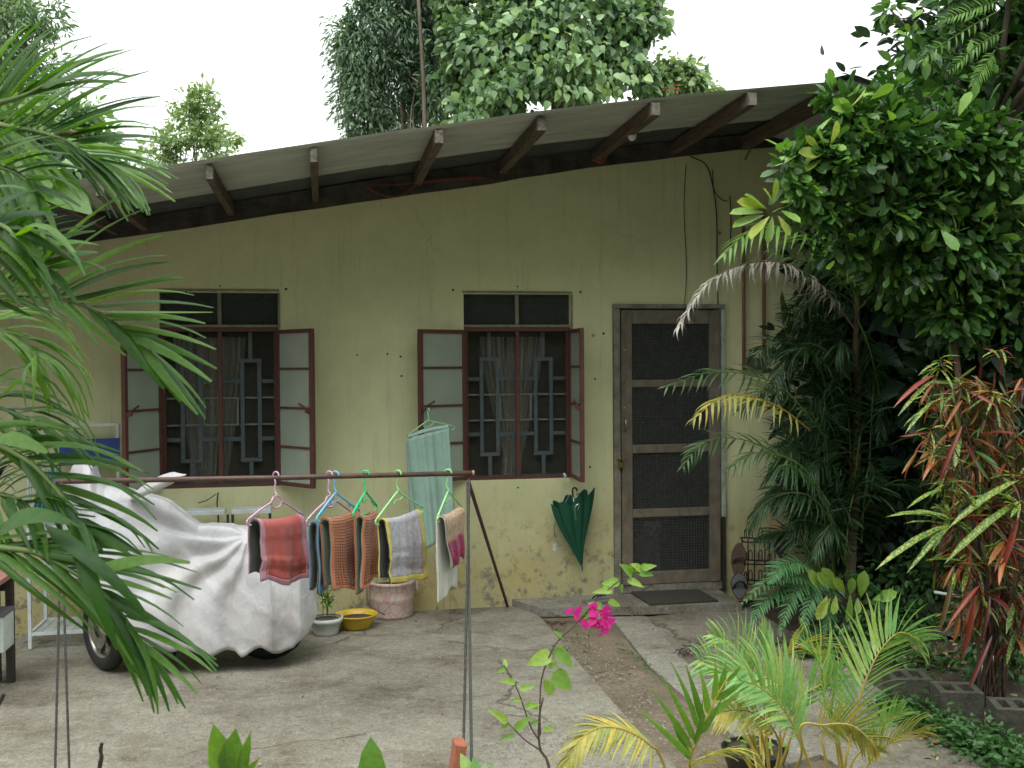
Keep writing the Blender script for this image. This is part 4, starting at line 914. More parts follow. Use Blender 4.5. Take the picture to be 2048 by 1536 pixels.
# ================================================================== pots and basins
def pot(name, label, cat, px, py, Y, prof, mat, seg=28, soil=None, rim=True):
    c = G(px, py); c = V((c.x, c.y, 0)); o = thing(name, label, cat, tuple(c)); mb = MB(); mb.lathe(prof, c, seg); mb.build('bowl' if cat == 'basin' else 'pot', mat, o, smooth=True, solid=.004)
    if soil: mb = MB(); mb.lathe([(0, soil[1]+.01), (soil[0]*.6, soil[1]+.006), (soil[0], soil[1])], c, 20); mb.build('soil', m_soil, o)
    return o, c
bs, bc = pot('basin', 'yellow plastic basin with soil on the concrete near the wall', 'basin', 713, 1256, 0, [(0, .002), (.085, .002), (.10, .02), (.128, .085), (.140, .10), (.147, .101), (.147, .095)], m_basin, soil=(.12, .07))
mb = MB()
for k in range(9):
    a = random.uniform(0, 6); r = random.uniform(.0, .09); p = bc+V((r*math.cos(a), r*math.sin(a), .075)); mb.tube([p, p+V((random.uniform(-.03, .03), 0, .012))], .003, 4)
mb.build('debris', m_twig, bs)
bk, bc2 = pot('bucket', 'pale pink marbled bucket used as planter against the wall', 'bucket', 784, 1231, 0, [(0, .002), (.145, .002), (.15, .02), (.155, .13), (.158, .135), (.158, .145), (.165, .24), (.172, .245), (.172, .262), (.165, .262)], m_bucket, soil=(.15, .22))
for s in (-1, 1):
    mb = MB(); mb.box(bc2+V((s*.178, -.01, .215)), (.02, .04, .07)); mb.build('lug', m_bucket, bk, bevel=.004)
mb = MB(); mb.tube(catmull([bc2+V((-.182, -.02, .235)), bc2+V((-.17, -.13, .12)), bc2+V((-.06, -.19, .05))], 12), .004, 5); mb.build('handle', m_iron, bk)
wp, wc = pot('plant_pot', 'white plastic pot with a thin leafy shrub beside the covered motorbike', 'plant pot', 652, 1268, 0, [(0, .002), (.075, .002), (.082, .02), (.10, .085), (.112, .088), (.115, .115), (.106, .115)], m_potw, soil=(.10, .10))
bp, bpc = pot('nursery_bag', 'black plastic nursery pot behind the orange rugs', 'plant pot', 683, 1214, 0, [(0, .002), (.09, .002), (.10, .05), (.105, .2), (.11, .27), (.10, .275)], m_blackp, soil=(.10, .24))

# ================================================================== shelf, table and bench
sh = thing('metal_shelf', 'white metal shelf rack against the wall at the left', 'shelf rack', tuple(W(150, 1240, -.3)))
za = .015; xL = W(62, 1262, -.5).x; xR_ = W(240, 1100, -.12).x; yF, yB = -.52, -.14; ztop = W(150, 850, -.14).z
mb = MB()
for x, y, z1 in ((xL, yF, .78), (xL, yB, ztop), (xR_, yF, .78), (xR_, yB, ztop)):
    mb = MB(); mb.box((x, y, z1/2+.005), (.022, .022, z1)); mb.build('leg', m_white, sh, bevel=.002)
mb = MB(); mb.box(((xL+xR_)/2, yB, ztop), (xR_-xL, .02, .02)); mb.build('top_bar', m_white, sh)
for z in (.10, .46, .78):
    mb = MB()
    for y in (yF, yB): mb.box(((xL+xR_)/2, y, z), (xR_-xL-.024, .02, .02))
    for x in (xL, xR_): mb.box((x, (yF+yB)/2, z), (.02, yB-yF-.024, .02))
    for k in range(1, 13): mb.box(((xL+xR_)/2, yF+(yB-yF)*k/13, z+.002), (xR_-xL-.03, .004, .004))
    for k in range(1, 8): mb.box((xL+(xR_-xL)*k/8, (yF+yB)/2, z+.006), (.004, yB-yF-.03, .004))
    mb.build('wire_shelf', m_white, sh)
bb = thing('blue_board', 'blue plastic board leaning on the white metal shelf', 'board', tuple(W(180, 900, -.2))); mb = MB()
p = [W(118, 880, -.17), W(239, 876, -.17), W(239, 927, -.19), W(118, 932, -.19)]; mb.add(p+[x+V((0, .015, 0)) for x in p], [(3, 2, 1, 0), (4, 5, 6, 7), (0, 1, 5, 4), (1, 2, 6, 5), (2, 3, 7, 6), (3, 0, 4, 7)]); mb.build('board', m_blue, bb)
def hung_cloth(name, label, cat, px0, px1, py0, py1, Y, mat, ph):
    o = thing(name, label, cat, tuple(W((px0+px1)/2, py0, Y))); mb = MB()
    mb.grid(lambda u, v: W(px0+(px1-px0)*u+3*math.sin(v*5+ph), py0+(py1-py0)*v+6*math.sin(u*6+ph)*v, Y)+V((0, .012*math.sin(u*14+ph), 0)), 20, 16); mb.build('cloth', mat, o, smooth=True, solid=.004); return o
hung_cloth('cloth', 'teal cloth hanging on the left end of the white shelf', 'cloth', 70, 92, 945, 1035, -.5, m_teal, 0); hung_cloth('cloth', 'light blue cloth hanging beside the teal cloth', 'cloth', 92, 118, 940, 1022, -.47, m_ltblue, 1.5); hung_cloth('cloth', 'pale cloth strip hanging on the shelf post', 'cloth', 57, 68, 925, 1038, -.52, m_potw, 2.2)
tb = thing('table', 'old table with faded red top and black legs cut off at the left edge', 'table', tuple(W(0, 1290, -1.3))); a = W(28, 1148, -1.25); mb = MB(); mb.box((a.x-.55, -1.45, a.z), (1.1, .5, .03)); mb.build('table_top', m_pinktop, tb, bevel=.004)
for x in (a.x-.03, a.x-1.05):
    for y in (-1.23, -1.67): mb = MB(); mb.box((x, y, (a.z-.02)/2-.03), (.04, .04, a.z+.04)); mb.build('leg', m_iron, tb)
mb = MB(); mb.box((a.x-.55, -1.22, a.z-.06), (1.0, .02, .08)); mb.build('apron', m_iron, tb)
cb = thing('storage_box', 'white box with grey lid standing under the old table', 'box', tuple(W(10, 1280, -1.25))); mb = MB(); c = W(8, 1258, -1.3); mb.box((c.x-.06, -1.35, c.z), (.2, .2, .2)); mb.build('box', m_potw, cb, bevel=.006); mb = MB(); mb.box((c.x-.06, -1.35, c.z+.11), (.21, .21, .02)); mb.build('lid', m_greysole, cb, bevel=.003)
bn = thing('folding_table', 'white topped low metal bench behind the covered motorbike', 'bench', tuple(W(470, 1200, -.2))); z = W(450, 1021, -.18).z
x0, x1 = W(372, 1021, -.18).x, W(546, 1021, -.18).x
mb = MB(); mb.box(((x0+(x0+x1)/2)/2-.01, -.2, z), ((x1-x0)/2-.03, .16, .032)); mb.box(((x1+(x0+x1)/2)/2+.005, -.2, z), ((x1-x0)/2-.03, .16, .032)); mb.build('bench_top', m_white, bn, bevel=.003)
for x in (x0+.02, (x0+x1)/2-.012, (x0+x1)/2+.02, x1-.02): mb = MB(); mb.box((x, -.2, z/2-.01), (.018, .02, z-.03)); mb.build('leg', m_grill, bn)
mb = MB(); mb.tube(catmull([W(436, 985, -.05), W(434, 1010, -.06), W(437, 1050, -.06), W(434, 1200, -.08)], 8), .006, 6); mb.tube(catmull([W(396, 1006, -.05), W(415, 1000, -.05), W(432, 988, -.05)], 6), .004, 5); mb.build('drain_pipe', m_redd, house)

# ================================================================== motorbike under its cover
mcx0, mcx1, YM = W(208, 1250, -1.1).x, W(535, 1250, -1.1).x, -1.08
bike = thing('motorbike', 'parked motorbike hidden under the silver cover, only its wheels showing', 'motorbike', (mcx0, YM, 0))
def wheel(cx, cy, turn, r=.285):
    w_ = thing_part('wheel', bike); ax = V((math.sin(turn), math.cos(turn), 0)); c = V((cx, cy, r)); a = V((0, 0, 1)); b = ax.cross(a)
    mb = MB(); n = 40; k = 10; vs = []
    for i in range(n):
        q = 2*PI*i/n; rd = a*math.cos(q)+b*math.sin(q)
        for j in range(k): e = 2*PI*j/k; vs.append(c+rd*(r-.045+.045*math.cos(e)+(.004 if (i % 2 and abs(e) < 1) else 0))+ax*.045*math.sin(e))
    mb.add(vs, [(i*k+j, ((i+1) % n)*k+j, ((i+1) % n)*k+(j+1) % k, i*k+(j+1) % k) for i in range(n) for j in range(k)]); mb.build('tyre', m_black, w_, smooth=True)
    mb = MB(); mb.lathe([(r-.078, -.03), (r-.088, -.022), (r-.092, 0), (r-.088, .022), (r-.078, .03)], c, 40, axis=ax)
    mb.lathe([(0, -.035), (.04, -.035), (.045, -.02), (.045, .02), (.04, .035), (0, .035)], c, 20, axis=ax); mb.build('rim', m_chrome, w_, smooth=True)
    mb = MB()
    for i in range(6): q = 2*PI*i/6+.3; rd = a*math.cos(q)+b*math.sin(q); mb.beam(c+rd*.04, c+rd*(r-.085), .018, .028, up=ax)
    mb.build('spokes', m_chrome, w_); mb = MB(); mb.lathe([(.045, .04), (.11, .04), (.11, .044), (.045, .044)], c-ax*.0, 28, axis=-ax); mb.build('brake_disc', m_chrome, w_)
wheel(mcx0, YM+.0, .95, .245); wheel(mcx1, YM+.02, .08, .245)
mb = MB()
for s in (-.09, .09): mb.tube([(mcx0, YM-.06+s, .285), (mcx0+.16, YM-.02+s*.7, .72)], .02, 8)
mb.build('fork', m_blackp, bike, smooth=True); mb = MB(); mb.box(((mcx0+mcx1)/2+.05, YM, .33), (.34, .22, .26)); mb.box((mcx0+.42, YM, .27), (.2, .2, .12)); mb.build('engine', m_engine, bike, bevel=.03)
mb = MB(); mb.beam((mcx0+.2, YM, .66), (mcx1+.2, YM, .62), .16, .14); mb.beam((mcx0+.25, YM, .25), (mcx1-.1, YM, .22), .2, .12); mb.build('body', m_blackp, bike, bevel=.03)
mb = MB(); mb.tube([(mcx0+.4, YM-.13, .2), (mcx1-.1, YM-.15, .21), (mcx1+.2, YM-.15, .3)], [.018, .03, .045], 10); mb.build('exhaust', m_engine, bike, smooth=True)
mb = MB(); mb.tube([(mcx0+.4, YM, .24), (mcx0+.42, YM-.16, .01)], .011, 6); mb.build('side_stand', m_blackp, bike)
tarp = thing('motorbike_cover', 'wrinkled silvery white cover draped over the motorbike', 'cover', ((mcx0+mcx1)/2, YM, .3))
TOP = [(132, 985), (138, 948), (148, 929), (172, 921), (188, 930), (200, 958), (215, 971), (245, 974), (290, 984), (340, 1006), (375, 1034), (400, 1047), (450, 1053), (500, 1057), (560, 1087), (600, 1130), (625, 1170), (636, 1212)]
BOT = [(150, 1215), (175, 1236), (205, 1266), (235, 1282), (280, 1297), (340, 1302), (410, 1314), (470, 1304), (482, 1314), (520, 1300), (560, 1308), (588, 1306), (612, 1276), (636, 1240)]
tX = [W(*p, YM).x for p in TOP]; tZ = [W(*p, YM).z for p in TOP]; bX = [W(*p, YM-.28).x for p in BOT]; bZ = [max(.05, W(*p, YM-.28).z) for p in BOT]
HW_x = [0, .05, .1, .18, .3, .45, .6, .8, .92, 1]; HW = [.05, .17, .27, .30, .27, .24, .24, .26, .2, .05]
fan = W(492, 1078, YM-.2)
def tarpP(u, v, disp=True):
    s = -1 if v < .5 else 1; t = 1-abs(v-.5)*2; th = t*PI/2
    xt = tX[0]+(tX[-1]-tX[0])*u; xb = bX[0]+(bX[-1]-bX[0])*u; zt_ = interp(xt, tX, tZ); zb_ = interp(xb, bX, bZ)+(.0 if s < 0 else .04)
    hw = interp(u, HW_x, HW)*(1.0 if s < 0 else .9); cy = YM
    hz = math.sin(th)**.85; z = zb_+(zt_-zb_)*hz; x = xb+(xt-xb)*hz; y = cy+s*hw*math.cos(th)**.62
    y += s*(-.05)*math.sin(PI*t)*math.exp(-((u-.45)/.25)**2)      # the cloth hollows between seat and handlebar
    if disp:
        ang = math.atan2(z-fan.z, x-fan.x); ds = math.hypot(z-fan.z, x-fan.x); D = 0
        D += .028*math.sin(ang*12+2*mnoise.noise(V((x*2, z*2, 3)))*2)*min(1, ds/.25)*math.exp(-ds/.9)*(1 if t < .93 else .2)
        D += .006*math.sin(u*58+3*mnoise.noise(V((u*4, 0, 0))))*(1-t)**1.5
        p3 = V((x, y, z)); D += .030*mnoise.noise(p3*2.2+V((7, 0, 0)))+.010*mnoise.noise(V(((x+z)*9, (z-x)*2.2, 4)))+.004*(abs(mnoise.noise(p3*7+V((0, 5, 0))))-.3)+.010*(1-abs(mnoise.noise(V(((x+z*.6)*5, (z-x*.6)*1.6, 9))))*2.2)**3*.6+.0015*(abs(mnoise.noise(p3*19))-.3)
        sag = math.exp(-((u-.5)/.22)**2)*math.exp(-((t-.72)/.2)**2); D += .016*math.sin((z-(x-fan.x)**2*.45)*62)*sag
        D *= min(1, u*9+.2)*min(1, (1-u)*9+.2); y += s*D*(.35+.65*math.cos(th)); z += D*.8*math.sin(th)+.012*math.sin(u*43+1)*(t < .02)
        x += .4*D
    return V((x, y, z))
mb = MB(); mb.grid(lambda u, v: tarpP(u, v), 230, 150); mb.build('sheet', m_tarp, tarp, smooth=True, solid=.002)
mb = MB(); a = W(262, 996, YM-.16); b = W(318, 962, YM-.28); c_ = W(372, 950, YM-.34); d_ = W(300, 985, YM-.24)
def mf(u, v):
    t = u; p = a*(1-t)**2+b*2*t*(1-t)+c_*t*t; r = (.02+.062*math.sin(PI*min(1, t*.92+.05))**.8)*(1-.75*max(0, t-.75)/.25); q = v*2*PI
    return p+V((.1, .6, .0))*r*math.cos(q)+V((.22, 0, .9))*r*(.55+.1*math.sin(q*5))*math.sin(q)
mb.grid(mf, 22, 28); mb.build('mirror_bulge', m_tarp, tarp, smooth=True)

# ================================================================== foliage materials
L_mahog = leafmat('blue_green_leaf', [(.09, .15, .095), (.12, .20, .12), (.18, .27, .16), (.10, .17, .105)], rough=.38, tr=.25)  # lightened so the leaf colour stands in for sky glare
L_gmel = leafmat('bright_big_leaf', [(.07, .14, .07), (.12, .21, .10), (.18, .29, .13), (.27, .40, .18)], rough=.36, tr=.35)
L_gmelo = leafmat('bright_big_leaf_single', [(.13, .23, .11), (.20, .32, .14), (.33, .47, .19)], True, rough=.36, tr=.3)
L_far = leafmat('pale_far_leaf', [(.17, .27, .12), (.24, .34, .15), (.33, .42, .20)], tr=.35)
L_fine = leafmat('fine_leaf', [(.12, .20, .11), (.17, .26, .14), (.22, .33, .15)], tr=.3)
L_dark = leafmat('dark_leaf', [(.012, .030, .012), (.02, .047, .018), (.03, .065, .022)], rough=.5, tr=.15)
L_shrub = leafmat('shrub_leaf', [(.026, .07, .02), (.04, .11, .028), (.075, .18, .038), (.14, .29, .05)], rough=.4, tr=.28)
L_shrubo = leafmat('shrub_leaf_single', [(.04, .12, .03), (.09, .22, .04), (.16, .34, .055), (.26, .46, .07)], True, rough=.38, tr=.3)
L_lime = leafmat('young_lime_leaf', [(.16, .30, .05), (.24, .40, .07), (.40, .46, .09)], True, rough=.4, tr=.35)
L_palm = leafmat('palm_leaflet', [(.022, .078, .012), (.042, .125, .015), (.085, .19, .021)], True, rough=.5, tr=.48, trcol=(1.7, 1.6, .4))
L_palmy = leafmat('pale_leaf_sunlit_tone', [(.09, .21, .03), (.13, .27, .035), (.17, .32, .04)], True, rough=.35, tr=.4, trcol=(1.3, 1.3, .4))  # light green leaves; on the big palm the brighter tone paints sunlight
L_areca = leafmat('areca_leaflet', [(.018, .05, .02), (.03, .078, .028), (.05, .115, .04)], rough=.4, tr=.3)
L_arecao = leafmat('areca_leaflet_single', [(.035, .09, .03), (.06, .13, .045), (.10, .19, .06)], True, rough=.4, tr=.3)
L_arecab = leafmat('areca_bright_single', [(.12, .27, .05), (.17, .34, .06)], True, rough=.4, tr=.35)
L_arecay = leafmat('areca_yellow_single', [(.42, .40, .10), (.30, .34, .09), (.55, .42, .07)], True, rough=.45, tr=.35)
L_young = leafmat('young_areca_single', [(.18, .38, .13), (.24, .46, .16), (.38, .50, .15), (.20, .42, .15)], True, rough=.4, tr=.35)
L_dead = leafmat('dead_frond', [(.42, .41, .36), (.28, .25, .2), (.55, .54, .50)], True, rough=.8, tr=.1, trcol=(1, .9, .7))
L_fern = leafmat('fern_leaf', [(.055, .16, .06), (.07, .20, .075), (.09, .24, .08)], rough=.5, tr=.3)
L_red = leafmat('croton_red', [(.12, .016, .012), (.28, .045, .018), (.06, .011, .010), (.42, .14, .035), (.04, .05, .016)], True, rough=.35, tr=.25, trcol=(1.4, .8, .5))
L_cyel = leafmat('croton_yellow_green', [(.05, .15, .03), (.09, .22, .04), (.03, .10, .025)], True, rough=.35, tr=.25, spot=((.36, .38, .06), 90))
L_bou = leafmat('bougainvillea_leaf', [(.13, .28, .05), (.2, .36, .06), (.28, .42, .08)], True, rough=.5, tr=.4)
L_mag = leafmat('magenta_bract', [(.62, .02, .28), (.75, .04, .36)], True, rough=.6, tr=.4, trcol=(1.2, .6, 1.2))
L_weed = leafmat('weed_leaf', [(.035, .09, .025), (.05, .13, .035), (.07, .17, .05)], tr=.3)
L_dry = leafmat('dry_leaf', [(.2, .12, .05), (.32, .24, .12), (.12, .07, .04), (.4, .33, .2)], tr=.1, trcol=(1, .9, .7))

# ================================================================== trees behind the house
def bg_tree(name, label, base, top_z, blobs, n, size, mat, tpl, r0=.12, trunks=None, **kw):
    t = thing(name, label, 'tree', (base[0], base[1], 0)); mb = MB()
    o, CL = foliage('crown', blobs, n, size, mat, t, tpl, **kw); stuff(o)
    for (x, y, zt_, r) in (trunks or [(base[0], base[1], top_z, r0)]):
        pts = catmull([(x, y, -.2), (x+random.uniform(-.15, .15), y, zt_*.35), (x+random.uniform(-.15, .15), y, zt_*.7), (x, y, zt_)], 14); mb.tube(pts, [r*(1-.6*i/14) for i in range(14)], 8)
        near = sorted(CL.tolist(), key=lambda c: abs(c[0]-x)+.3*abs(c[2]-zt_*.8))[:8]; limbs(mb, (x, y, zt_*.55), near[4:], r*.3); limbs(mb, (x, y, zt_*.8), near[:4], r*.25)
    mb.build('trunk', m_trunk, t, smooth=True); return t
Y1 = 9.5
def wx(px, Y, py=200): return W(px, py, Y).x
t1 = bg_tree('mahogany_tree', 'tall blue-green narrow leaved tree with two thin stems rising behind the roof', (wx(830, Y1+1), Y1+1), 0,
    [blob(755, 60, 85, 95, Y1+1), blob(725, 150, 62, 80, Y1+1), blob(725, 240, 45, 45, Y1+1), blob(700, 90, 35, 50, Y1+1), blob(790, -20, 90, 60, Y1+1), blob(755, 215, 70, 55, Y1+1), blob(840, 90, 70, 110, Y1+1.6), blob(845, 210, 60, 60, Y1+1.6), blob(870, 0, 60, 60, Y1+1), blob(800, 130, 90, 110, Y1+1.4), blob(870, 160, 50, 90, Y1+1)],
    26000, (.08, .17), L_mahog, T_LANCE, trunks=[(wx(838, Y1), Y1+.1, 8.2, .06), (wx(806, Y1+.3), Y1+.9, 6.4, .04)], droop=.6, clumps=26, cr=.21, shell=.3)
t2 = bg_tree('broadleaf_tree', 'large bright green broad leaved tree spreading behind the roof ridge', (wx(1120, Y1), Y1), 8.5,
    [blob(1000, 95, 105, 115, Y1), blob(1120, 60, 120, 120, Y1-.3), blob(1215, 110, 90, 90, Y1), blob(1000, 200, 110, 50, Y1-.4), blob(1130, 170, 110, 60, Y1-.5), blob(1265, 60, 60, 95, Y1), blob(1290, 160, 70, 45, Y1-.2), blob(930, 235, 90, 30, Y1-.6), blob(1060, -30, 150, 60, Y1), blob(1210, -10, 70, 60, Y1), blob(1315, 20, 22, 40, Y1), blob(915, 110, 50, 100, Y1+.2), blob(905, 20, 50, 60, Y1+.2), blob(1360, 150, 50, 40, Y1), blob(960, 150, 90, 90, Y1+.3)],
    19000, (.08, .19), L_gmel, T_HEART, r0=.2, droop=.85, clumps=30, cr=.155, shell=.25, up=.5)
big, _ = None, None
P_, D_, CLn = clump_points([blob(1000, 110, 100, 110, Y1-.9, .4), blob(1120, 120, 120, 120, Y1-1.2, .4), blob(1220, 130, 90, 80, Y1-.8, .4)], 300, 22, .3, .3)
for i in range(min(300, len(P_))):
    d = D_[i]+RNG.normal(size=3)*.4; d[2] -= .9; nn = RNG.normal(size=3)*.5+np.array([0, -.5, .6])
    place_leaf('leaf', leaf_mesh_data('heart_leaf', T_HEART, L_gmelo), P_[i], d, nn, random.uniform(.11, .20), t2)
t3 = bg_tree('sapling_tree', 'thin pale tree with orange blossoms showing over the roof right of the big tree', (wx(1370, Y1+1), Y1+1), 6.5,
    [blob(1365, 170, 55, 36, Y1), blob(1410, 175, 30, 22, Y1), blob(1335, 150, 40, 45, Y1), blob(1390, 145, 30, 18, Y1)], 1500, (.08, .18), L_far, T_BROAD, r0=.06, droop=.7, clumps=18, cr=.25)
fl = MB()
for k in range(12):
    c = W(1345+random.gauss(0, 18), 180+random.gauss(0, 5), Y1-.4); fl.lathe([(0, .0), (.022, .01), (0, .03)], c, 5)
fl.build('blossom', M('orange_blossom', (.6, .12, .05), None, 10, .6), t3)
t4 = bg_tree('small_tree', 'small pale round tree seen far off over the low end of the roof', (wx(385, 15), 15), 5.6,
    [blob(400, 200, 32, 38, 15), blob(370, 235, 45, 42, 15), blob(425, 260, 48, 40, 15), blob(355, 290, 55, 40, 15), blob(415, 310, 60, 35, 15), blob(300, 325, 50, 35, 15)], 3000, (.08, .16), L_far, T_BROAD, r0=.12, droop=.1, clumps=13, cr=.22)
t5 = bg_tree('feathery_tree', 'grey green feathery tree in the upper left corner', (wx(20, 5), 5), 6.5,
    [blob(30, 60, 70, 70, 5), blob(60, 150, 55, 60, 5), blob(10, 160, 60, 70, 5), blob(80, 20, 45, 45, 5), blob(20, 280, 60, 60, 5)], 6500, (.06, .12), L_fine, T_LANCE, r0=.12, droop=.4, clumps=16, cr=.26)
t6 = bg_tree('roadside_shrub', 'bright green bushy tree behind the left palm at the roof end', (wx(100, 3), 3), 3.6,
    [blob(60, 260, 80, 60, 3), blob(150, 240, 45, 40, 3), blob(100, 320, 90, 55, 3), blob(190, 300, 50, 40, 3), blob(20, 350, 50, 40, 3)], 3800, (.07, .15), L_gmel, T_BROAD, r0=.05, droop=.3, clumps=14, cr=.26)

# ================================================================== right side: the shrubs and trees
def near_tree(name, label, cat, base, top, blobs, n, size, mat, tpl, singles, matS, tplS, sizeS, r0=.06, group=None, yfront=-.35, **kw):
    t = thing(name, label, cat, (base[0], base[1], 0), group)
    o, CL = foliage('foliage', blobs, n, size, mat, t, tpl, **kw); stuff(o)
    mb = MB(); pts = catmull([base, V(base).lerp(V(top), .4)+V((.06, 0, 0)), top], 12); mb.tube(pts, [r0*(1-.5*i/12) for i in range(12)], 8)
    tg = CL[RNG.choice(len(CL), min(len(CL), 18), replace=False)].tolist(); limbs(mb, top, tg, r0*.4, .12); mb.build('trunk', m_trunk, t, smooth=True)
    if singles:
        fb = [((c[0], c[1]+yfront*r[1]*2, c[2]), (r[0]*1.0, r[1]*.35, r[2]*1.0)) for c, r in blobs]
        P, D, _ = clump_points(fb, singles, 22, .28, .3)
        for i in range(min(len(P), singles)):
            d = D[i]+RNG.normal(size=3)*.4+np.array([-.25, -.2, -.1]); nn = RNG.normal(size=3)*.4+np.array([0, -.35, .9])
            place_leaf('leaf', leaf_mesh_data('blade'+str(id(tplS)), tplS, matS), P[i], d, nn, random.uniform(*sizeS), t)
    return t
near_tree('tall_tree', 'dark leafy tree filling the top right corner, sky showing through its edge', 'tree', (wx(2010, -1.2), -1.2, -.05), tuple(W(1990, 250, -1.2)),
    [blob(1990, 60, 100, 110, -1.2), blob(1890, 30, 70, 70, -1.3), blob(1830, 90, 55, 45, -1.4), blob(1880, 180, 70, 55, -1.3), blob(1985, 210, 90, 80, -1.2), blob(1800, 20, 40, 30, -1.4), blob(2080, 120, 80, 160, -1.0), blob(1850, 240, 60, 45, -1.3), blob(1990, -40, 120, 60, -1.2), blob(1795, 60, 35, 60, -1.3), blob(1800, 150, 30, 40, -1.3), blob(1880, 110, 90, 90, -1.1), blob(1840, 160, 60, 60, -1.2), blob(1960, 150, 120, 130, -.9), ((5.6, -2.4, 5.3), (1.7, 1.8, .8)), ((4.4, -1.2, 5.6), (1.5, 1.2, .7)), ((4.6, -4.3, 4.9), (1.6, 1.3, .8)), ((7.0, -1.5, 4.8), (1.6, 2.0, 1.2))],  # closing blobs: unseen canopy overhead, added to block sky light on the right
    13000, (.07, .13), L_shrub, T_BROAD, 280, L_shrubo, T_OBOV, (.07, .12), .07, droop=.5, clumps=16, cr=.26)
big_sh = near_tree('broad_shrub', 'big glossy green shrub with lime young leaves reaching over the palm from the right', 'shrub', (wx(1930, -1.9), -1.9, -.05), tuple(W(1900, 560, -1.9)),
    [blob(1745, 300, 95, 85, -2.1), blob(1860, 290, 100, 80, -2.0), blob(1700, 250, 50, 50, -2.2), blob(1660, 350, 60, 65, -2.2), blob(1800, 400, 110, 70, -2.0), blob(1960, 320, 100, 100, -1.9), blob(1740, 430, 70, 45, -2.1), blob(1900, 470, 110, 90, -1.9), blob(1640, 430, 45, 40, -2.2), blob(2040, 470, 80, 150, -1.8), blob(1960, 590, 90, 80, -1.7), blob(1800, 520, 70, 60, -1.9), blob(1880, 610, 80, 70, -1.8), blob(2000, 690, 70, 70, -1.6), blob(1600, 310, 40, 35, -2.2), blob(1680, 210, 35, 35, -2.2), blob(1760, 230, 60, 45, -2.0), blob(1790, 205, 55, 40, -1.7), blob(1600, 380, 45, 30, -2.3), blob(1570, 330, 22, 22, -2.3), blob(1670, 500, 50, 35, -2.0), blob(1900, 380, 140, 110, -1.6), blob(1850, 520, 120, 90, -1.5)],
    11500, (.07, .125), L_shrub, T_OBOV, 290, L_shrubo, T_OBOV, (.10, .165), .03, droop=.25, clumps=13, cr=.27)
# the young rosette at the shrub's tip
tipc = W(1545, 425, -2.35); mb = MB(); mb.tube(catmull([W(1690, 400, -2.1), W(1610, 405, -2.25), W(1560, 418, -2.33), tipc], 12), [.008-.0004*i for i in range(12)], 6); mb.build('young_branch', m_greenst, big_sh, smooth=True)
for px, py, tx, ty in ((1545, 410, 1556, 356), (1548, 410, 1528, 372), (1530, 425, 1450, 420), (1530, 430, 1452, 452), (1540, 432, 1500, 470), (1555, 430, 1582, 470), (1560, 405, 1590, 400), (1535, 420, 1495, 385), (1525, 415, 1470, 398), (1545, 432, 1535, 490), (1560, 420, 1600, 440), (1530, 418, 1500, 400),
                       (1640, 300, 1606, 265), (1650, 300, 1640, 262), (1650, 310, 1590, 300), (1645, 318, 1600, 345), (1660, 290, 1680, 240), (1655, 300, 1610, 320), (1700, 215, 1735, 178), (1700, 222, 1665, 215), (1710, 225, 1680, 195)):
    a = W(px, py, -2.32); b = W(tx, ty, -2.4+random.uniform(-.05, .05)); place_leaf('leaf', leaf_mesh_data('young_leaf', T_OBOV, L_lime), a, b-a, V((random.uniform(-1, 1), -.7, random.uniform(.1, 1.2))), (b-a).length*random.uniform(.8, 1.05), big_sh, wscale=.75)
# feathery fern-like spray in the top right tree
sp = thing('feathery_spray', 'bright feathery compound leaves in front of the dark top right tree', 'shrub', tuple(W(1960, 60, -1.9)))
_FP = ([(2000, 20), (1930, 60), (1860, 105), (1845, 125)], [(2010, 60), (1950, 95), (1900, 140)], [(1990, 100), (1970, 130), (1945, 170)], [(2000, 0), (1940, 20), (1880, 40)])
for f in _FP:
    pts, st = frond_points([W(x, y, -1.95) for x, y in f], 16, .085, .014, 1.45, 1.0, .15, .06); mb = MB(); mb.tube(pts, .003, 5); fr = mb.build('frond', m_greenst, sp); emit_strips(st, L_arecab, fr)
# deep dark thicket behind everything on the right
th = thing('thicket', 'dense dark undergrowth filling the right side behind the palm and crotons', 'undergrowth', (4.6, -.6, 0))
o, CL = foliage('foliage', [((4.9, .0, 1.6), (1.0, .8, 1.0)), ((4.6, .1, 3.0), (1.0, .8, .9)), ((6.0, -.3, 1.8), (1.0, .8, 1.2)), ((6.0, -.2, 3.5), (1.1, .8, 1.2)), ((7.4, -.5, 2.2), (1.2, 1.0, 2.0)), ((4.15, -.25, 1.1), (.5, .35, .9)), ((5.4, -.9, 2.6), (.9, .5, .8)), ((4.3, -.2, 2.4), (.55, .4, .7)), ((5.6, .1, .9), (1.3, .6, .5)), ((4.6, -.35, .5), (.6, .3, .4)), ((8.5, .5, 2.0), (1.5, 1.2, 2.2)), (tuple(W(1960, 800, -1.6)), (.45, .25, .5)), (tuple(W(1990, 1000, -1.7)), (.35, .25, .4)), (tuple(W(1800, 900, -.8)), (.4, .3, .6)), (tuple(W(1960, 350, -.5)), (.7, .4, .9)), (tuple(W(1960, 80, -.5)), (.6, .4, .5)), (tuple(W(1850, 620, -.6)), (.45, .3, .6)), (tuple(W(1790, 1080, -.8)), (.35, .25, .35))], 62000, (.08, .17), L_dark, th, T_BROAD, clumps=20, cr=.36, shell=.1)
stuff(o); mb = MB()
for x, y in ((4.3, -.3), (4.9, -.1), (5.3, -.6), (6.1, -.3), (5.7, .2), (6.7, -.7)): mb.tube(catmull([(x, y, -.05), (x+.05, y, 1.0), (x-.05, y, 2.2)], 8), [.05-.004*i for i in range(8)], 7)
mb.build('trunk', m_trunk, th, smooth=True)
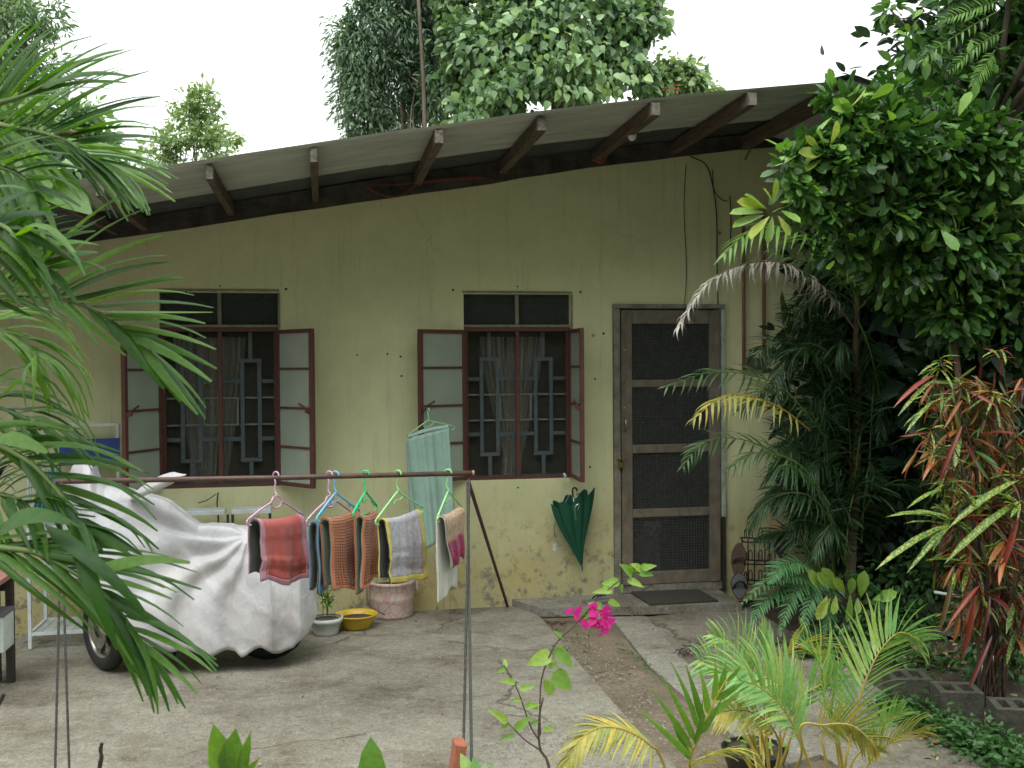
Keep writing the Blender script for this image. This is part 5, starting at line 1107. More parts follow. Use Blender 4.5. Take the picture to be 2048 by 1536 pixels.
# a few big plain leaves glinting in the gloom
mo = thing('climber', 'large leaved climber with dark glossy leaves hanging in the gloom right of the palm stem', 'climber', tuple(W(1760, 760, -.9)))
mb = MB(); mb.tube(catmull([W(1790, 1180, -.7), W(1775, 900, -.75), W(1790, 650, -.7), W(1830, 480, -.8)], 14), .012, 6); mb.build('stem', m_twig, mo)
L_mons = leafmat('climber_leaf', [(.03, .075, .04), (.05, .10, .055), (.035, .09, .06)], True, rough=.35, tr=.2)
for px, py, dx, dy, s in ((1730, 790, 70, -25, 92), (1740, 700, 60, 20, 80), (1745, 860, 60, -15, 60), (1850, 500, -10, 90, 75), (1900, 560, 20, 80, 90), (1870, 700, 60, -30, 70), (1920, 660, 70, -5, 80), (1745, 640, 70, 30, 70), (1960, 470, -60, 20, 90), (1880, 590, -20, 60, 60), (1790, 830, 50, 30, 70), (1760, 930, 60, -10, 50), (1850, 640, -60, 50, 80), (1810, 740, 70, 60, 60), (1700, 720, -30, 60, 50), (1780, 560, 50, 50, 60)):
    a = W(px, py, -1.0); b = W(px+dx, py+dy, -1.08); place_leaf('leaf', leaf_mesh_data('big_leaf', T_HEART, L_mons), a, b-a, V((random.uniform(-.4, .4), -.9, .5)), s/310, mo)

# ---- tall areca palm
YA = -.95
ar = thing('areca_palm', 'tall clumping palm with a bare ringed stem and a dead grey frond beside the door', 'palm', tuple(G(1700, 1225)))
mb = MB(); st = catmull([W(1703, 1225, YA), W(1702, 1120, YA), W(1712, 960, YA), W(1716, 800, YA), W(1712, 700, YA), W(1716, 590, YA)], 40)
mb.tube(st, [(.038-.020*i/40)*(1.10 if i % 4 == 0 else 1) for i in range(40)], 10); mb.build('stem', m_palmst, ar, smooth=True)
mb = MB()
for px, tx, ty, yy in ((1660, 1600, 900, .1), (1675, 1625, 820, .15), (1668, 1650, 760, .2), (1690, 1560, 990, -.05), (1650, 1575, 1020, .0), (1715, 1740, 850, .15), (1725, 1780, 940, .1), (1640, 1600, 1050, -.1)):
    mb.tube(catmull([W(px, 1225, YA+yy), W((px+tx)/2+6, (1210+ty)/2, YA+yy), W(tx, ty, YA+yy)], 10), [.014-.0008*i for i in range(10)], 6)
mb.build('stem', m_greenst, ar, smooth=True, label='thin green young stems at the clump base')
AR = [  # rachis in the photograph, depth, leaflets per side, leaflet length m, width, roll, material
 ([(1716, 610), (1690, 540), (1635, 480), (1560, 452), (1500, 462), (1450, 505)], YA-.25, 26, .27, .017, .5, L_arecab, .8),
 ([(1716, 600), (1700, 520), (1660, 470), (1620, 440)], YA-.1, 20, .30, .018, 1.3, L_arecab, .15),
 ([(1716, 610), (1680, 560), (1640, 530), (1600, 520), (1540, 500)], YA-.05, 22, .26, .016, 1.2, L_arecao, .2),
 ([(1716, 600), (1722, 540), (1750, 500), (1800, 480)], YA, 20, .26, .016, 1.2, L_arecao, .3),
 ([(1640, 860), (1570, 780), (1500, 750), (1420, 745), (1335, 772)], YA-.2, 24, .20, .013, .9, L_arecao, .5),
 ([(1620, 860), (1560, 815), (1490, 790), (1440, 795), (1390, 835)], YA-.3, 22, .21, .014, .6, L_arecay, .9),
 ([(1650, 1000), (1590, 930), (1520, 890), (1450, 875), (1400, 890), (1368, 930)], YA-.2, 24, .18, .012, 1.0, L_arecao, .5),
 ([(1660, 1010), (1600, 930), (1520, 905), (1460, 935)], YA-.3, 20, .18, .012, .9, L_arecao, .6)]
AR2 = [
 ([(1690, 1100), (1640, 1010), (1590, 985), (1530, 1005), (1500, 1050)], YA-.3, 22, .20, .012, .5, .9),
 ([(1690, 1080), (1660, 960), (1650, 880), (1620, 820)], YA-.1, 24, .25, .013, 1.1, .3),
 ([(1700, 1000), (1700, 880), (1690, 800), (1660, 740)], YA, 24, .25, .013, 1.0, .4),
 ([(1600, 950), (1580, 860), (1580, 760), (1560, 680)], YA+.1, 26, .22, .011, 1.3, .3), ([(1640, 900), (1620, 780), (1640, 680), (1620, 600)], YA+.1, 26, .24, .011, 1.1, .4),
 ([(1720, 900), (1760, 800), (1800, 760)], YA+.1, 20, .24, .013, .9, .5), ([(1700, 1100), (1740, 1000), (1800, 960), (1860, 990)], YA-.1, 24, .24, .013, .5, .9),
 ([(1690, 1120), (1700, 1020), (1720, 970), (1770, 960)], YA-.2, 22, .22, .013, .7, .7), ([(1650, 1150), (1600, 1080), (1560, 1060), (1520, 1075)], YA-.2, 20, .18, .011, .6, .8),
 ([(1670, 1050), (1620, 960), (1570, 930), (1530, 960)], YA-.35, 22, .2, .012, .4, .9), ([(1660, 760), (1600, 700), (1540, 690), (1500, 720)], YA+.1, 22, .2, .011, .9, .5),
 ([(1716, 640), (1700, 600), (1640, 580), (1590, 640)], YA+.05, 24, .22, .011, .8, .6), ([(1640, 1100), (1640, 1000), (1610, 900), (1560, 850)], YA, 24, .22, .012, 1.1, .5),
 ([(1716, 620), (1760, 580), (1810, 600), (1850, 660)], YA-.05, 24, .24, .013, .6, .8), ([(1700, 760), (1650, 700), (1600, 690), (1560, 740), (1550, 800)], YA-.1, 24, .2, .012, .7, .8),
 ([(1730, 1000), (1770, 880), (1830, 850), (1880, 900)], YA, 22, .24, .013, .6, .8), ([(1690, 1130), (1660, 1060), (1600, 1040), (1560, 1070)], YA-.1, 20, .2, .012, .4, 1.0),
 ([(1650, 830), (1610, 740), (1570, 660), (1560, 600)], YA+.15, 26, .2, .011, 1.2, .4), ([(1640, 1140), (1600, 1060), (1570, 990), (1550, 900)], YA+.1, 24, .2, .011, 1.1, .4),
 ([(1716, 640), (1740, 700), (1760, 800), (1760, 880)], YA-.1, 24, .18, .011, .8, .5), ([(1700, 1150), (1680, 1080), (1660, 1050), (1630, 1110)], YA-.25, 20, .18, .012, .5, .9)]
for (rp, y, n, L, w_, roll, mt, dr) in AR:
    k = len(rp); R_ = [W(x, yy, y-(.35*(i/(k-1)) if mt in (L_arecab, L_arecay) else .2*i/(k-1))) for i, (x, yy) in enumerate(rp)]
    pts, s_ = frond_points(R_, int(n*.75), L*1.05, w_*1.35, roll, .95, dr, .12); mb = MB(); mb.tube(pts, [.006-.0001*i for i in range(40)], 5); fr = mb.build('frond', m_yelst if mt is L_arecay else m_greenst, ar); emit_strips(s_, mt, fr)
rest = []
for k in range(22):
    sx_ = random.uniform(1620, 1740); sy_ = random.uniform(820, 1150); hx = random.uniform(-150, 110); hy = random.uniform(120, 260)
    AR2.append(([(sx_, sy_), (sx_+hx*.35, sy_-hy*.7), (sx_+hx*.75, sy_-hy), (sx_+hx*1.15, sy_-hy*.8)], YA+random.uniform(-.1, .3), 24, .24, .012, random.uniform(.5, 1.2), random.uniform(.4, .9)))
for (rp, y, n, L, w_, roll, dr) in AR2:
    pts, s_ = frond_points([W(x, yy, y+random.uniform(-.1, .1)-.15*i/len(rp)) for i, (x, yy) in enumerate(rp)], int(n*1.4), L*1.1, w_*1.45, roll, .95, dr, .12); mb = MB(); mb.tube(pts, [.006-.0001*i for i in range(40)], 5); mb.build('frond', m_greenst, ar); rest += s_
stuff(join_strips(rest, L_areca, ar))
pts, s_ = frond_points([W(x, yy, YA-.2-.06*i) for i, (x, yy) in enumerate([(1712, 660), (1650, 580), (1600, 540), (1540, 522), (1470, 534), (1410, 572), (1360, 650)])], 58, .17, .017, .15, 1.1, 1.8, .32, jit=.5, prof=lambda t: .55+.45*math.sin(PI*t))
mb = MB(); mb.tube(pts, [.009-.00015*i for i in range(40)], 6); fr = mb.build('frond', m_palmst, ar, label='dead grey frond drooping over the door'); emit_strips(s_, L_dead, fr)
# ---- fern and yellow green shrub at the palm's foot
fn_ = thing('fern', 'blue green fern spreading at the foot of the palm beside the step', 'fern', tuple(G(1600, 1240)))
for rp in ([(1640, 1180), (1600, 1150), (1550, 1150), (1485, 1205)], [(1640, 1200), (1580, 1175), (1530, 1200), (1500, 1250)], [(1650, 1180), (1610, 1160), (1580, 1200), (1560, 1262)], [(1660, 1180), (1650, 1160), (1620, 1200), (1605, 1270)], [(1660, 1170), (1600, 1125), (1560, 1135), (1540, 1165)], [(1660, 1190), (1670, 1170), (1660, 1220), (1650, 1265)], [(1650, 1170), (1700, 1150), (1750, 1180), (1770, 1220)]):
    pts, s_ = frond_points([W(x, yy, -1.3-.08*i) for i, (x, yy) in enumerate(rp)], 22, .12, .022, .5, 1.2, .35, .06, prof=lambda t: math.sin(PI*(.2+.75*t))); mb = MB(); mb.tube(pts, .0025, 4); fr = mb.build('frond', m_greenst, fn_); sub = join_strips(s_, L_fern, fr, 'pinnae')
ys = thing('lime_shrub', 'small shrub with yellow green paddle leaves at the foot of the palm', 'shrub', tuple(G(1700, 1250))); mb = MB(); ca = W(1700, 1215, -1.45)
for px, py, tx, ty in ((1655, 1190, 1638, 1235), (1668, 1178, 1640, 1150), (1672, 1182, 1650, 1142), (1690, 1185, 1672, 1160), (1700, 1185, 1698, 1240), (1672, 1190, 1668, 1225), (1722, 1195, 1728, 1148), (1700, 1190, 1705, 1160), (1715, 1195, 1716, 1225), (1640, 1180, 1622, 1145), (1740, 1205, 1790, 1185), (1735, 1200, 1770, 1215), (1662, 1195, 1640, 1228)):
    a = W(px, py, -1.5); b = W(tx, ty, -1.55); mb.tube([ca, a], .004, 5); place_leaf('leaf', leaf_mesh_data('paddle_leaf', T_OBOV, L_lime if tx < 1735 else L_shrubo), a, b-a, V((random.uniform(-.5, .5), -.8, .3)), (b-a).length*1.1, ys)
mb.build('stem', m_twig, ys)
ug, _ = foliage('undergrowth', [((W(1760, 1230, -1.1)).to_tuple(), (.35, .3, .16)), (W(1840, 1150, -1.0).to_tuple(), (.35, .3, .25)), (W(1690, 1270, -1.6).to_tuple(), (.25, .2, .08)), (W(1850, 1320, -1.8).to_tuple(), (.3, .2, .10)), (W(1620, 1290, -1.7).to_tuple(), (.18, .1, .06)), (W(1990, 1290, -2.2).to_tuple(), (.25, .2, .15))], 3600, (.03, .075), L_weed, None, T_BROAD, clumps=16, cr=.4, shell=.1)
stuff(tag(ug, 'low tangled undergrowth around the foot of the palm and planters', 'undergrowth'))

# ================================================================== crotons at the right edge
cr = thing('croton', 'croton shrub with long red, orange and yellow speckled leaves at the right edge', 'shrub', tuple(G(2020, 1420)))
YC = -2.9; mb = MB()
ROS = [((1880, 720), 13, 75, 'g'), ((1930, 770), 14, 95, 'm'), ((1860, 800), 12, 85, 'm'), ((1990, 790), 14, 100, 'r'), ((1920, 860), 16, 110, 'r'), ((1980, 900), 14, 110, 'r'), ((1870, 900), 10, 80, 'g'),
       ((1900, 1040), 16, 130, 'y'), ((1975, 1000), 16, 110, 'y'), ((2035, 960), 12, 90, 'y'), ((1940, 1110), 16, 120, 'r'), ((2010, 1080), 16, 120, 'r'), ((1890, 960), 10, 90, 'y'), ((1960, 1190), 14, 110, 'r'), ((2030, 1180), 12, 110, 'r'), ((1910, 1130), 10, 100, 'r'), ((2040, 1010), 10, 110, 'm'), ((2045, 760), 10, 90, 'r'), ((1900, 820), 12, 70, 'g'), ((1950, 940), 14, 90, 'r'), ((1990, 1130), 16, 110, 'r'), ((1920, 1230), 9, 90, 'r'), ((2030, 880), 12, 90, 'm'), ((1860, 860), 9, 70, 'r'), ((2000, 700), 9, 70, 'm'), ((1935, 1000), 12, 90, 'y'), ((2030, 1270), 9, 90, 'r')]
base = G(2030, 1440)
for (cx, cy), n, L, kind in ROS:
    yy = YC+random.uniform(-.15, .15); c = W(cx, cy, yy); mb.tube(catmull([V((base.x+random.uniform(-.1, .1), base.y+.2, 0)), V((base.x, base.y+.15, .5)).lerp(c, .6)+V((.08, 0, -.05)), c], 12), [.006-.0003*i for i in range(12)], 6)
    k = pxm(yy)
    for i in range(int(n*1.3)):
        az = 2*PI*i/n*1.618*2; el = random.uniform(-.5, .9) if kind != 'r' else random.uniform(-1.1, .4); dd = V((math.cos(az)*math.cos(el), math.sin(az)*math.cos(el)*.8-.15, math.sin(el)))
        mt = {'g': L_cyel, 'y': L_cyel, 'r': L_red, 'm': random.choice((L_cyel, L_red))}[kind]
        if kind in 'yg' and random.random() < .18: mt = L_red
        if kind == 'r' and random.random() < .38: mt = L_cyel
        place_leaf('leaf', leaf_mesh_data('croton_leaf', T_CROT, mt), c+V((0, 0, random.uniform(-.05, .02))), dd, V((random.uniform(-.2, .2), -.3, 1)), L/k*random.uniform(.45, .85), cr, wscale=random.uniform(.8, 1.3))
for bx, by, tx, ty, mt in ((1900, 1050, 1755, 1092, L_cyel), (1905, 1040, 1800, 985, L_cyel), (1900, 1055, 1816, 1118, L_cyel), (1885, 980, 1825, 985, L_cyel), (2040, 960, 1900, 1010, L_cyel), (2045, 1000, 1890, 1080, L_cyel), (1870, 750, 1792, 780, L_red), (1870, 760, 1800, 800, L_cyel), (1925, 800, 1895, 835, L_red), (1925, 850, 1885, 940, L_red), (1900, 860, 1880, 830, L_cyel), (1990, 800, 2048, 755, L_red), (1870, 800, 1815, 840, L_cyel), (1905, 1150, 1885, 1270, L_red), (1950, 1180, 1935, 1330, L_red), (1980, 1190, 1970, 1290, L_red), (1985, 1270, 1940, 1370, L_red), (2040, 1020, 2000, 1170, L_red), (1960, 1170, 1900, 1230, L_red)):
    a = W(bx, by, YC-.15); b = W(tx, ty, YC-.28); place_leaf('leaf', leaf_mesh_data('croton_leaf', T_CROT, mt), a, b-a, V((0, -.6, 1)), (b-a).length*.9, cr, wscale=.72)
mb.build('stem', m_twig, cr, smooth=True)
L_cmix = leafmat('croton_mixed_leaf', [(.10, .015, .012), (.26, .05, .02), (.04, .11, .025), (.07, .17, .03), (.34, .12, .03), (.03, .08, .02), (.14, .02, .015)], rough=.4, tr=.25)
o, _c = foliage('foliage', [blob(1900, 780, 60, 60, YC+.12), blob(1960, 830, 80, 80, YC+.15), blob(1930, 920, 90, 70, YC+.12), blob(1990, 1020, 80, 90, YC+.12), blob(1930, 1080, 70, 70, YC+.1), blob(2000, 1160, 70, 90, YC+.12), blob(2040, 900, 60, 120, YC+.2), blob(1960, 1230, 50, 50, YC+.15)], 1500, (.06, .16), L_cmix, cr, T_CROT, droop=.7, clumps=12, cr=.3, shell=.1); stuff(o)

# ================================================================== planter blocks, edge, bits on the right
for (x0, x1, y1, yb, lab, rot) in ((1788, 1876, 1345, 1432, 'mossy hollow concrete block, left one of the planter edge blocks', .25), (1886, 1980, 1362, 1462, 'mossy concrete block in the middle of the planter edge', .3), (2002, 2090, 1400, 1500, 'dark concrete block at the right end of the planter edge', .35)):
    c = G((x0+x1)/2, yb-6); k = pxm(c.y); w_ = (x1-x0)/k; h = .19; o = thing('concrete_block', lab, 'concrete block', (c.x, c.y, 0), 'concrete blocks edging the planting bed')
    R = Matrix.Rotation(-rot, 3, 'Z'); mb = MB(); T = .035
    for cx, cy, sx_, sy_ in ((0, -.075, w_, T), (0, .075, w_, T), (-w_/2+T/2, 0, T, .15-T), (w_/2-T/2, 0, T, .15-T), (0, 0, T, .15-T)): mb.box(V((c.x, c.y+.08, h/2-.01))+R @ V((cx, cy, 0)), (sx_-(.001 if cy == 0 else 0), sy_-.001, h), R)
    mb.build('block', m_gblk, o, bevel=.004); mb = MB(); mb.box(V((c.x, c.y+.08, h*.35)), (w_-2*T, .13, h*.6), R); mb.build('soil', m_soil, o)
pv = thing('plastic_pipe', 'white plastic pipe lying on the ground beneath the red croton leaves', 'pipe', tuple(G(1900, 1192))); mb = MB(); mb.tube([W(1868, 1184, -1.5), W(1938, 1196, -1.55)], .010, 8); mb.build('pipe', m_white, pv, smooth=True)
pl = thing('plastic_scrap', 'ribbed white plastic scrap leaning in the planting bed by the blocks', 'plastic scrap', tuple(W(1970, 1340, -2.5))); mb = MB()
for k in range(6): a = W(1948+k*5, 1352-k*3, -2.55); mb.beam(a, a+(W(1978, 1322, -2.45)-W(1945, 1355, -2.5)), .007, .02)
mb.build('scrap', m_white, pl)
# low border rubble stones beside the path
for i in range(9):
    t = i/8; c = G(1790+t*230, 1440+t*80); o = thing('stone', 'small mossy stone, %s' % ('farthest from the viewer in the row beside the walkway', 'second from the far end of the row beside the walkway', 'third from the far end of the row beside the walkway', 'fourth from the far end of the row beside the walkway', 'middle one of the row beside the walkway', 'fourth from the near end of the row beside the walkway', 'third from the near end of the row beside the walkway', 'second from the near end of the row beside the walkway', 'nearest to the viewer in the row beside the walkway')[i], 'stone', (c.x+.12, c.y, 0), 'stones along the walkway'); mb = MB(); r = random.uniform(.025, .05); sd = random.random()*9
    mb.grid(lambda u, v: V((c.x+.12, c.y, .01))+V((math.cos(u*2*PI)*math.sin(v*PI)*r*1.3, math.sin(u*2*PI)*math.sin(v*PI)*r, math.cos(v*PI)*r*.6))*(1+.25*mnoise.noise(V((math.cos(u*2*PI)+sd, math.sin(u*2*PI), v*3)))), 12, 7); mb.build('stone_body', m_gblk, o, smooth=True)

# weeds along the walkway edge and in the dirt strip
def ground_scatter(name, label, cat, pts, n, sp, size, mat, tpl, z=.03, group=None):
    P = []; 
    for i in range(n):
        k = random.random()*(len(pts)-1); a = int(k); p = G(*pts[a]).lerp(G(*pts[min(a+1, len(pts)-1)]), k-a); P.append((p.x+random.gauss(0, sp), p.y+random.gauss(0, sp), abs(random.gauss(0, z))))
    P = np.array(P); m = len(P); d = RNG.normal(size=(m, 3)); d[:, 2] = abs(d[:, 2])*.5; nn = RNG.normal(size=(m, 3))*.4; nn[:, 2] += 1
    o = leaves_mesh(name, tpl, P, d, nn, RNG.uniform(size[0], size[1], m), mat); tag(o, label, cat); return stuff(o)
ground_scatter('weeds', 'small green weeds growing along the right edge of the walkway', 'weeds', [(1780, 1420), (1850, 1450), (1930, 1490), (2000, 1520), (2050, 1560)], 2100, .075, (.018, .05), L_weed, T_BROAD, .055)
ground_scatter('sprouts', 'tiny weeds sprouting along the joint beside the dirt strip', 'weeds', [(1230, 1290), (1262, 1310), (1290, 1330), (1330, 1370)], 110, .02, (.010, .022), L_weed, T_BROAD, .008)
ground_scatter('seedlings', 'scattered seedlings in the bare dirt strip', 'weeds', [(1140, 1262), (1170, 1290), (1200, 1330), (1240, 1370), (1300, 1450)], 90, .07, (.010, .025), L_weed, T_BROAD, .006)
ground_scatter('leaf_litter', 'dry fallen leaves scattered over the planting bed at the right', 'leaf litter', [(1850, 1250), (1900, 1300), (1980, 1350), (1900, 1230), (2000, 1250), (1960, 1440), (2040, 1540)], 420, .22, (.02, .06), L_dry, T_BROAD, .008)
ground_scatter('yard_litter', 'few dry leaf scraps scattered on the concrete yard', 'leaf litter', [(150, 1380), (500, 1400), (800, 1460), (1000, 1300), (700, 1300), (300, 1480), (1150, 1250), (1380, 1240)], 90, .45, (.012, .03), L_dry, T_BROAD, .004)
def pebbles(name, label, pts, n, sp, r, mat):
    mb = MB()
    for i in range(n):
        k = random.random()*(len(pts)-1); a = int(k); p = G(*pts[a]).lerp(G(*pts[a+1]), k-a); x = p.x+random.gauss(0, sp); y = p.y+random.gauss(0, sp); q = random.uniform(*r); s = random.random()*6
        if y > -.02: continue
        vs = [(x+q*math.cos(s+j*PI/3)*random.uniform(.7, 1.2), y+q*math.sin(s+j*PI/3)*random.uniform(.7, 1.2), .001) for j in range(6)]+[(x+q*.45*math.cos(s+j*2*PI/3), y+q*.45*math.sin(s+j*2*PI/3), q*.7) for j in range(3)]
        mb.add(vs, [(0, 1, 6), (1, 2, 7, 6), (2, 3, 7), (3, 4, 8, 7), (4, 5, 8), (5, 0, 6, 8), (6, 7, 8)])
    o = mb.build(name, mat); tag(o, label, 'gravel'); return stuff(o)
m_peb = M('pebble', (.28, .27, .245), (.14, .12, .10), 25, .8, lo=.42, hi=.58)
pebbles('gravel', 'fine loose gravel strewn over the concrete yard', [(100, 1400), (500, 1350), (900, 1330), (1000, 1420), (600, 1500), (300, 1480), (900, 1500), (1150, 1480), (1250, 1500)], 2600, .42, (.0025, .006), m_peb)
pebbles('gravel', 'patch of whitish pebbles near the bougainvillea foot', [(1000, 1500), (1080, 1470), (1180, 1480), (1250, 1500)], 420, .10, (.003, .009), m_peb)
pebbles('gravel', 'small stones in the bare dirt strip', [(1120, 1260), (1200, 1330), (1280, 1400), (1400, 1520)], 380, .09, (.003, .008), m_peb)
# dry wiry seed head on the walkway and leaves under the step
ds = thing('dry_twigs', 'small heap of dark dry twigs lying on the walkway', 'twigs', tuple(G(1375, 1310))); mb = MB()
for i in range(22):
    p = G(1375, 1312)+V((random.gauss(0, .05), random.gauss(0, .04), .01)); q = p+V((random.uniform(-.07, .07), random.uniform(-.05, .05), random.uniform(.01, .05))); mb.tube(catmull([p, p.lerp(q, .5)+V((0, 0, .02)), q], 6), .0022, 4)
mb.build('twig', m_iron, ds)
d2 = thing('dry_twigs', 'dead leaf scraps lying below the front edge of the door step', 'twigs', tuple(G(1115, 1250))); mb = MB()
for i in range(18):
    p = G(1115+random.gauss(0, 12), 1248+random.gauss(0, 2), -.01); q = p+V((random.uniform(-.05, .05), random.uniform(-.03, .03), random.uniform(.0, .03))); mb.tube([p, q], .003, 4)
mb.build('twig', m_twig, d2)

# ================================================================== young areca palms at the lower right
def small_palm(label, base_px, fr, stems, Y, group='young areca palms in front'):
    b = V((W(base_px[0], base_px[1], Y).x, Y, 0)); t = thing('young_palm', label, 'palm', tuple(b), group)
    for (rp, y, n, L, w_, roll, mt, dr, ang) in fr:
        k = len(rp); R_ = [b+V((random.uniform(-.04, .04), random.uniform(-.04, .04), 0))]+[W(x, yy, y-.10*i/k) for i, (x, yy) in enumerate(rp)]
        full = catmull(R_, 60); mb = MB(); mb.tube(full, [.006-.00008*i for i in range(60)], 6); f = mb.build('frond', m_yelst, t)
        pts, s_ = frond_points(R_[1:], int(n*1.35), L*1.05, w_*1.0, roll, ang, dr*.7, .08, start=.18, jit=.06, prof=lambda q: (math.sin(PI*(.2+.68*q)))**.8); emit_strips(s_, mt, f)
    mb = MB()
    for (tx, ty) in stems: mb.tube(catmull([b+V((random.uniform(-.05, .05), random.uniform(-.05, .05), 0)), W(tx, ty, Y)], 6), [.008-.0007*i for i in range(6)], 6)
    if stems: mb.build('stem', m_yelst, t, smooth=True)
    return t
Yp = -4.0
small_palm('young palm with one broad upright yellow tipped frond curling over at the lower right', (1700, 1700), [
    ([(1690, 1536), (1700, 1480), (1715, 1410), (1738, 1345), (1765, 1295), (1800, 1265), (1840, 1280)], Yp-.1, 22, .205, .017, 1.45, L_young, .12, .95),
    ([(1680, 1540), (1670, 1470), (1650, 1400), (1640, 1330), (1610, 1285)], Yp, 14, .22, .016, 1.3, L_young, .15, .5),
    ([(1600, 1470), (1650, 1450), (1700, 1450), (1735, 1475), (1755, 1500)], Yp-.1, 18, .13, .014, 1.3, L_arecay, .2, 1.1),
    ([(1720, 1560), (1760, 1500), (1810, 1470), (1850, 1465)], Yp-.1, 14, .14, .014, .8, L_arecay, .3, .9),
    ([(1700, 1540), (1745, 1480), (1780, 1440), (1800, 1425)], Yp, 12, .12, .012, .9, L_young, .3, .8)], [(1640, 1470), (1672, 1450)], Yp)
small_palm('bushy young palm with crowded pale green fronds in the middle of the lower right group', (1540, 1640), [
    ([(1520, 1480), (1500, 1400), (1490, 1340), (1470, 1290), (1430, 1270)], Yp+.7, 20, .19, .015, 1.35, L_young, .12, .8),
    ([(1540, 1480), (1540, 1400), (1530, 1330), (1520, 1270)], Yp+.7, 20, .20, .015, 1.2, L_young, .08, .7),
    ([(1500, 1480), (1470, 1400), (1440, 1340), (1400, 1320)], Yp+.6, 18, .18, .015, 1.3, L_young, .2, .9),
    ([(1560, 1500), (1580, 1420), (1560, 1370), (1500, 1340), (1440, 1345)], Yp+.3, 22, .20, .016, 1.2, L_young, .15, .9),
    ([(1600, 1520), (1590, 1460), (1560, 1410), (1520, 1375), (1480, 1360)], Yp+.1, 20, .19, .016, 1.3, L_young, .15, .9),
    ([(1580, 1480), (1600, 1400), (1640, 1370), (1680, 1350)], Yp+.3, 16, .17, .015, 1.2, L_young, .15, .9),
    ([(1530, 1400), (1560, 1330), (1600, 1290), (1650, 1300), (1665, 1330)], Yp+.8, 18, .17, .014, .8, L_arecay, .7, .9),
    ([(1560, 1500), (1530, 1440), (1480, 1420), (1420, 1430)], Yp+.1, 16, .14, .014, 1.1, L_arecay, .3, .9)], [(1490, 1440), (1500, 1440), (1515, 1430), (1530, 1440), (1478, 1450), (1560, 1440)], Yp+.4)
small_palm('young palm with long upright green leaflets and one drooping yellow frond', (1400, 1700), [
    ([(1330, 1536), (1300, 1490), (1250, 1460), (1200, 1455), (1160, 1480), (1130, 1530)], Yp-.3, 24, .13, .013, .5, L_arecay, .9, .9),
    ([(1380, 1560), (1420, 1510), (1470, 1500), (1500, 1530)], Yp-.3, 14, .12, .013, .6, L_arecay, .8, .9)], [(1375, 1480)], Yp-.3)
yp3 = bpy.data.objects['young_palm.002']; st = []
rp3 = catmull([W(1375, 1640, Yp-.3), W(1378, 1530, Yp-.3), W(1400, 1470, Yp-.32), W(1430, 1400, Yp-.34), W(1458, 1352, Yp-.36)], 30); mb = MB(); mb.tube(rp3, [.006-.00012*i for i in range(30)], 6); f3 = mb.build('frond', m_yelst, yp3, smooth=True)
for bx, by, tx, ty in ((1382, 1515, 1275, 1420), (1386, 1500, 1298, 1375), (1392, 1485, 1322, 1352), (1400, 1465, 1340, 1322), (1408, 1450, 1372, 1330), (1418, 1430, 1400, 1338), (1428, 1405, 1430, 1318), (1390, 1490, 1405, 1400), (1400, 1470, 1445, 1395), (1415, 1435, 1478, 1385), (1430, 1400, 1490, 1362), (1450, 1365, 1482, 1330), (1440, 1385, 1452, 1322), (1380, 1520, 1345, 1450)):
    add_strip(st, W(bx, by, Yp-.33), W(tx, ty, Yp-.35+random.uniform(-.08, .05)), V((random.uniform(-.3, .3), -1, .3)), .024, .06, False, random.uniform(-.3, .3))
emit_strips(st, L_palmy, f3)
pp = G(1500, 1536); nb = thing('nursery_pot', 'black nursery pot with small round weeds at the foot of the young palms', 'plant pot', (pp.x, pp.y-.05, 0)); mb = MB(); mb.lathe([(0, .002), (.11, .002), (.14, .10), (.145, .11), (.13, .11)], (pp.x, pp.y-.05, 0), 26); mb.build('pot', m_blackp, nb, smooth=True, solid=.004)
mb = MB(); mb.lathe([(0, .10), (.13, .095)], (pp.x, pp.y-.05, 0), 20); mb.build('soil', m_soil, nb)
for i in range(26):
    a = random.uniform(0, 2*PI); r = random.uniform(.02, .14); p = V((pp.x+r*math.cos(a), pp.y-.05+r*math.sin(a)*.8, .11+random.random()*.03)); place_leaf('leaf', leaf_mesh_data('round_leaf', T_HEART, L_bou), p, V((math.cos(a), math.sin(a), .3)), V((0, -.3, 1)), random.uniform(.025, .045), nb)

# ================================================================== bougainvillea twig in front
bo = thing('bougainvillea', 'slender bougainvillea with one spray of magenta flowers, in front of the door step', 'bougainvillea', tuple(W(1105, 1640, -4.4))); Yb = -4.4
def twig(pts, r0, r1, n=16):
    p = catmull([W(x, y, Yb+(dy[0] if dy else 0)) for x, y, *dy in pts], n); mb = MB(); mb.tube(p, [r0+(r1-r0)*i/(n-1) for i in range(n)], 7); mb.build('branch', m_twig, bo, smooth=True); return p
twig([(1105, 1680), (1098, 1536), (1080, 1497), (1078, 1440), (1086, 1395)], .0055, .0028); twig([(1078, 1480), (1060, 1450), (1035, 1380), (1008, 1330)], .003, .0016); twig([(1080, 1500), (1050, 1480), (1015, 1445)], .003, .0014)
mainp = twig([(1080, 1470), (1080, 1400), (1085, 1350), (1110, 1290), (1150, 1250), (1195, 1200), (1240, 1160), (1290, 1138)], .003, .0012, 24)
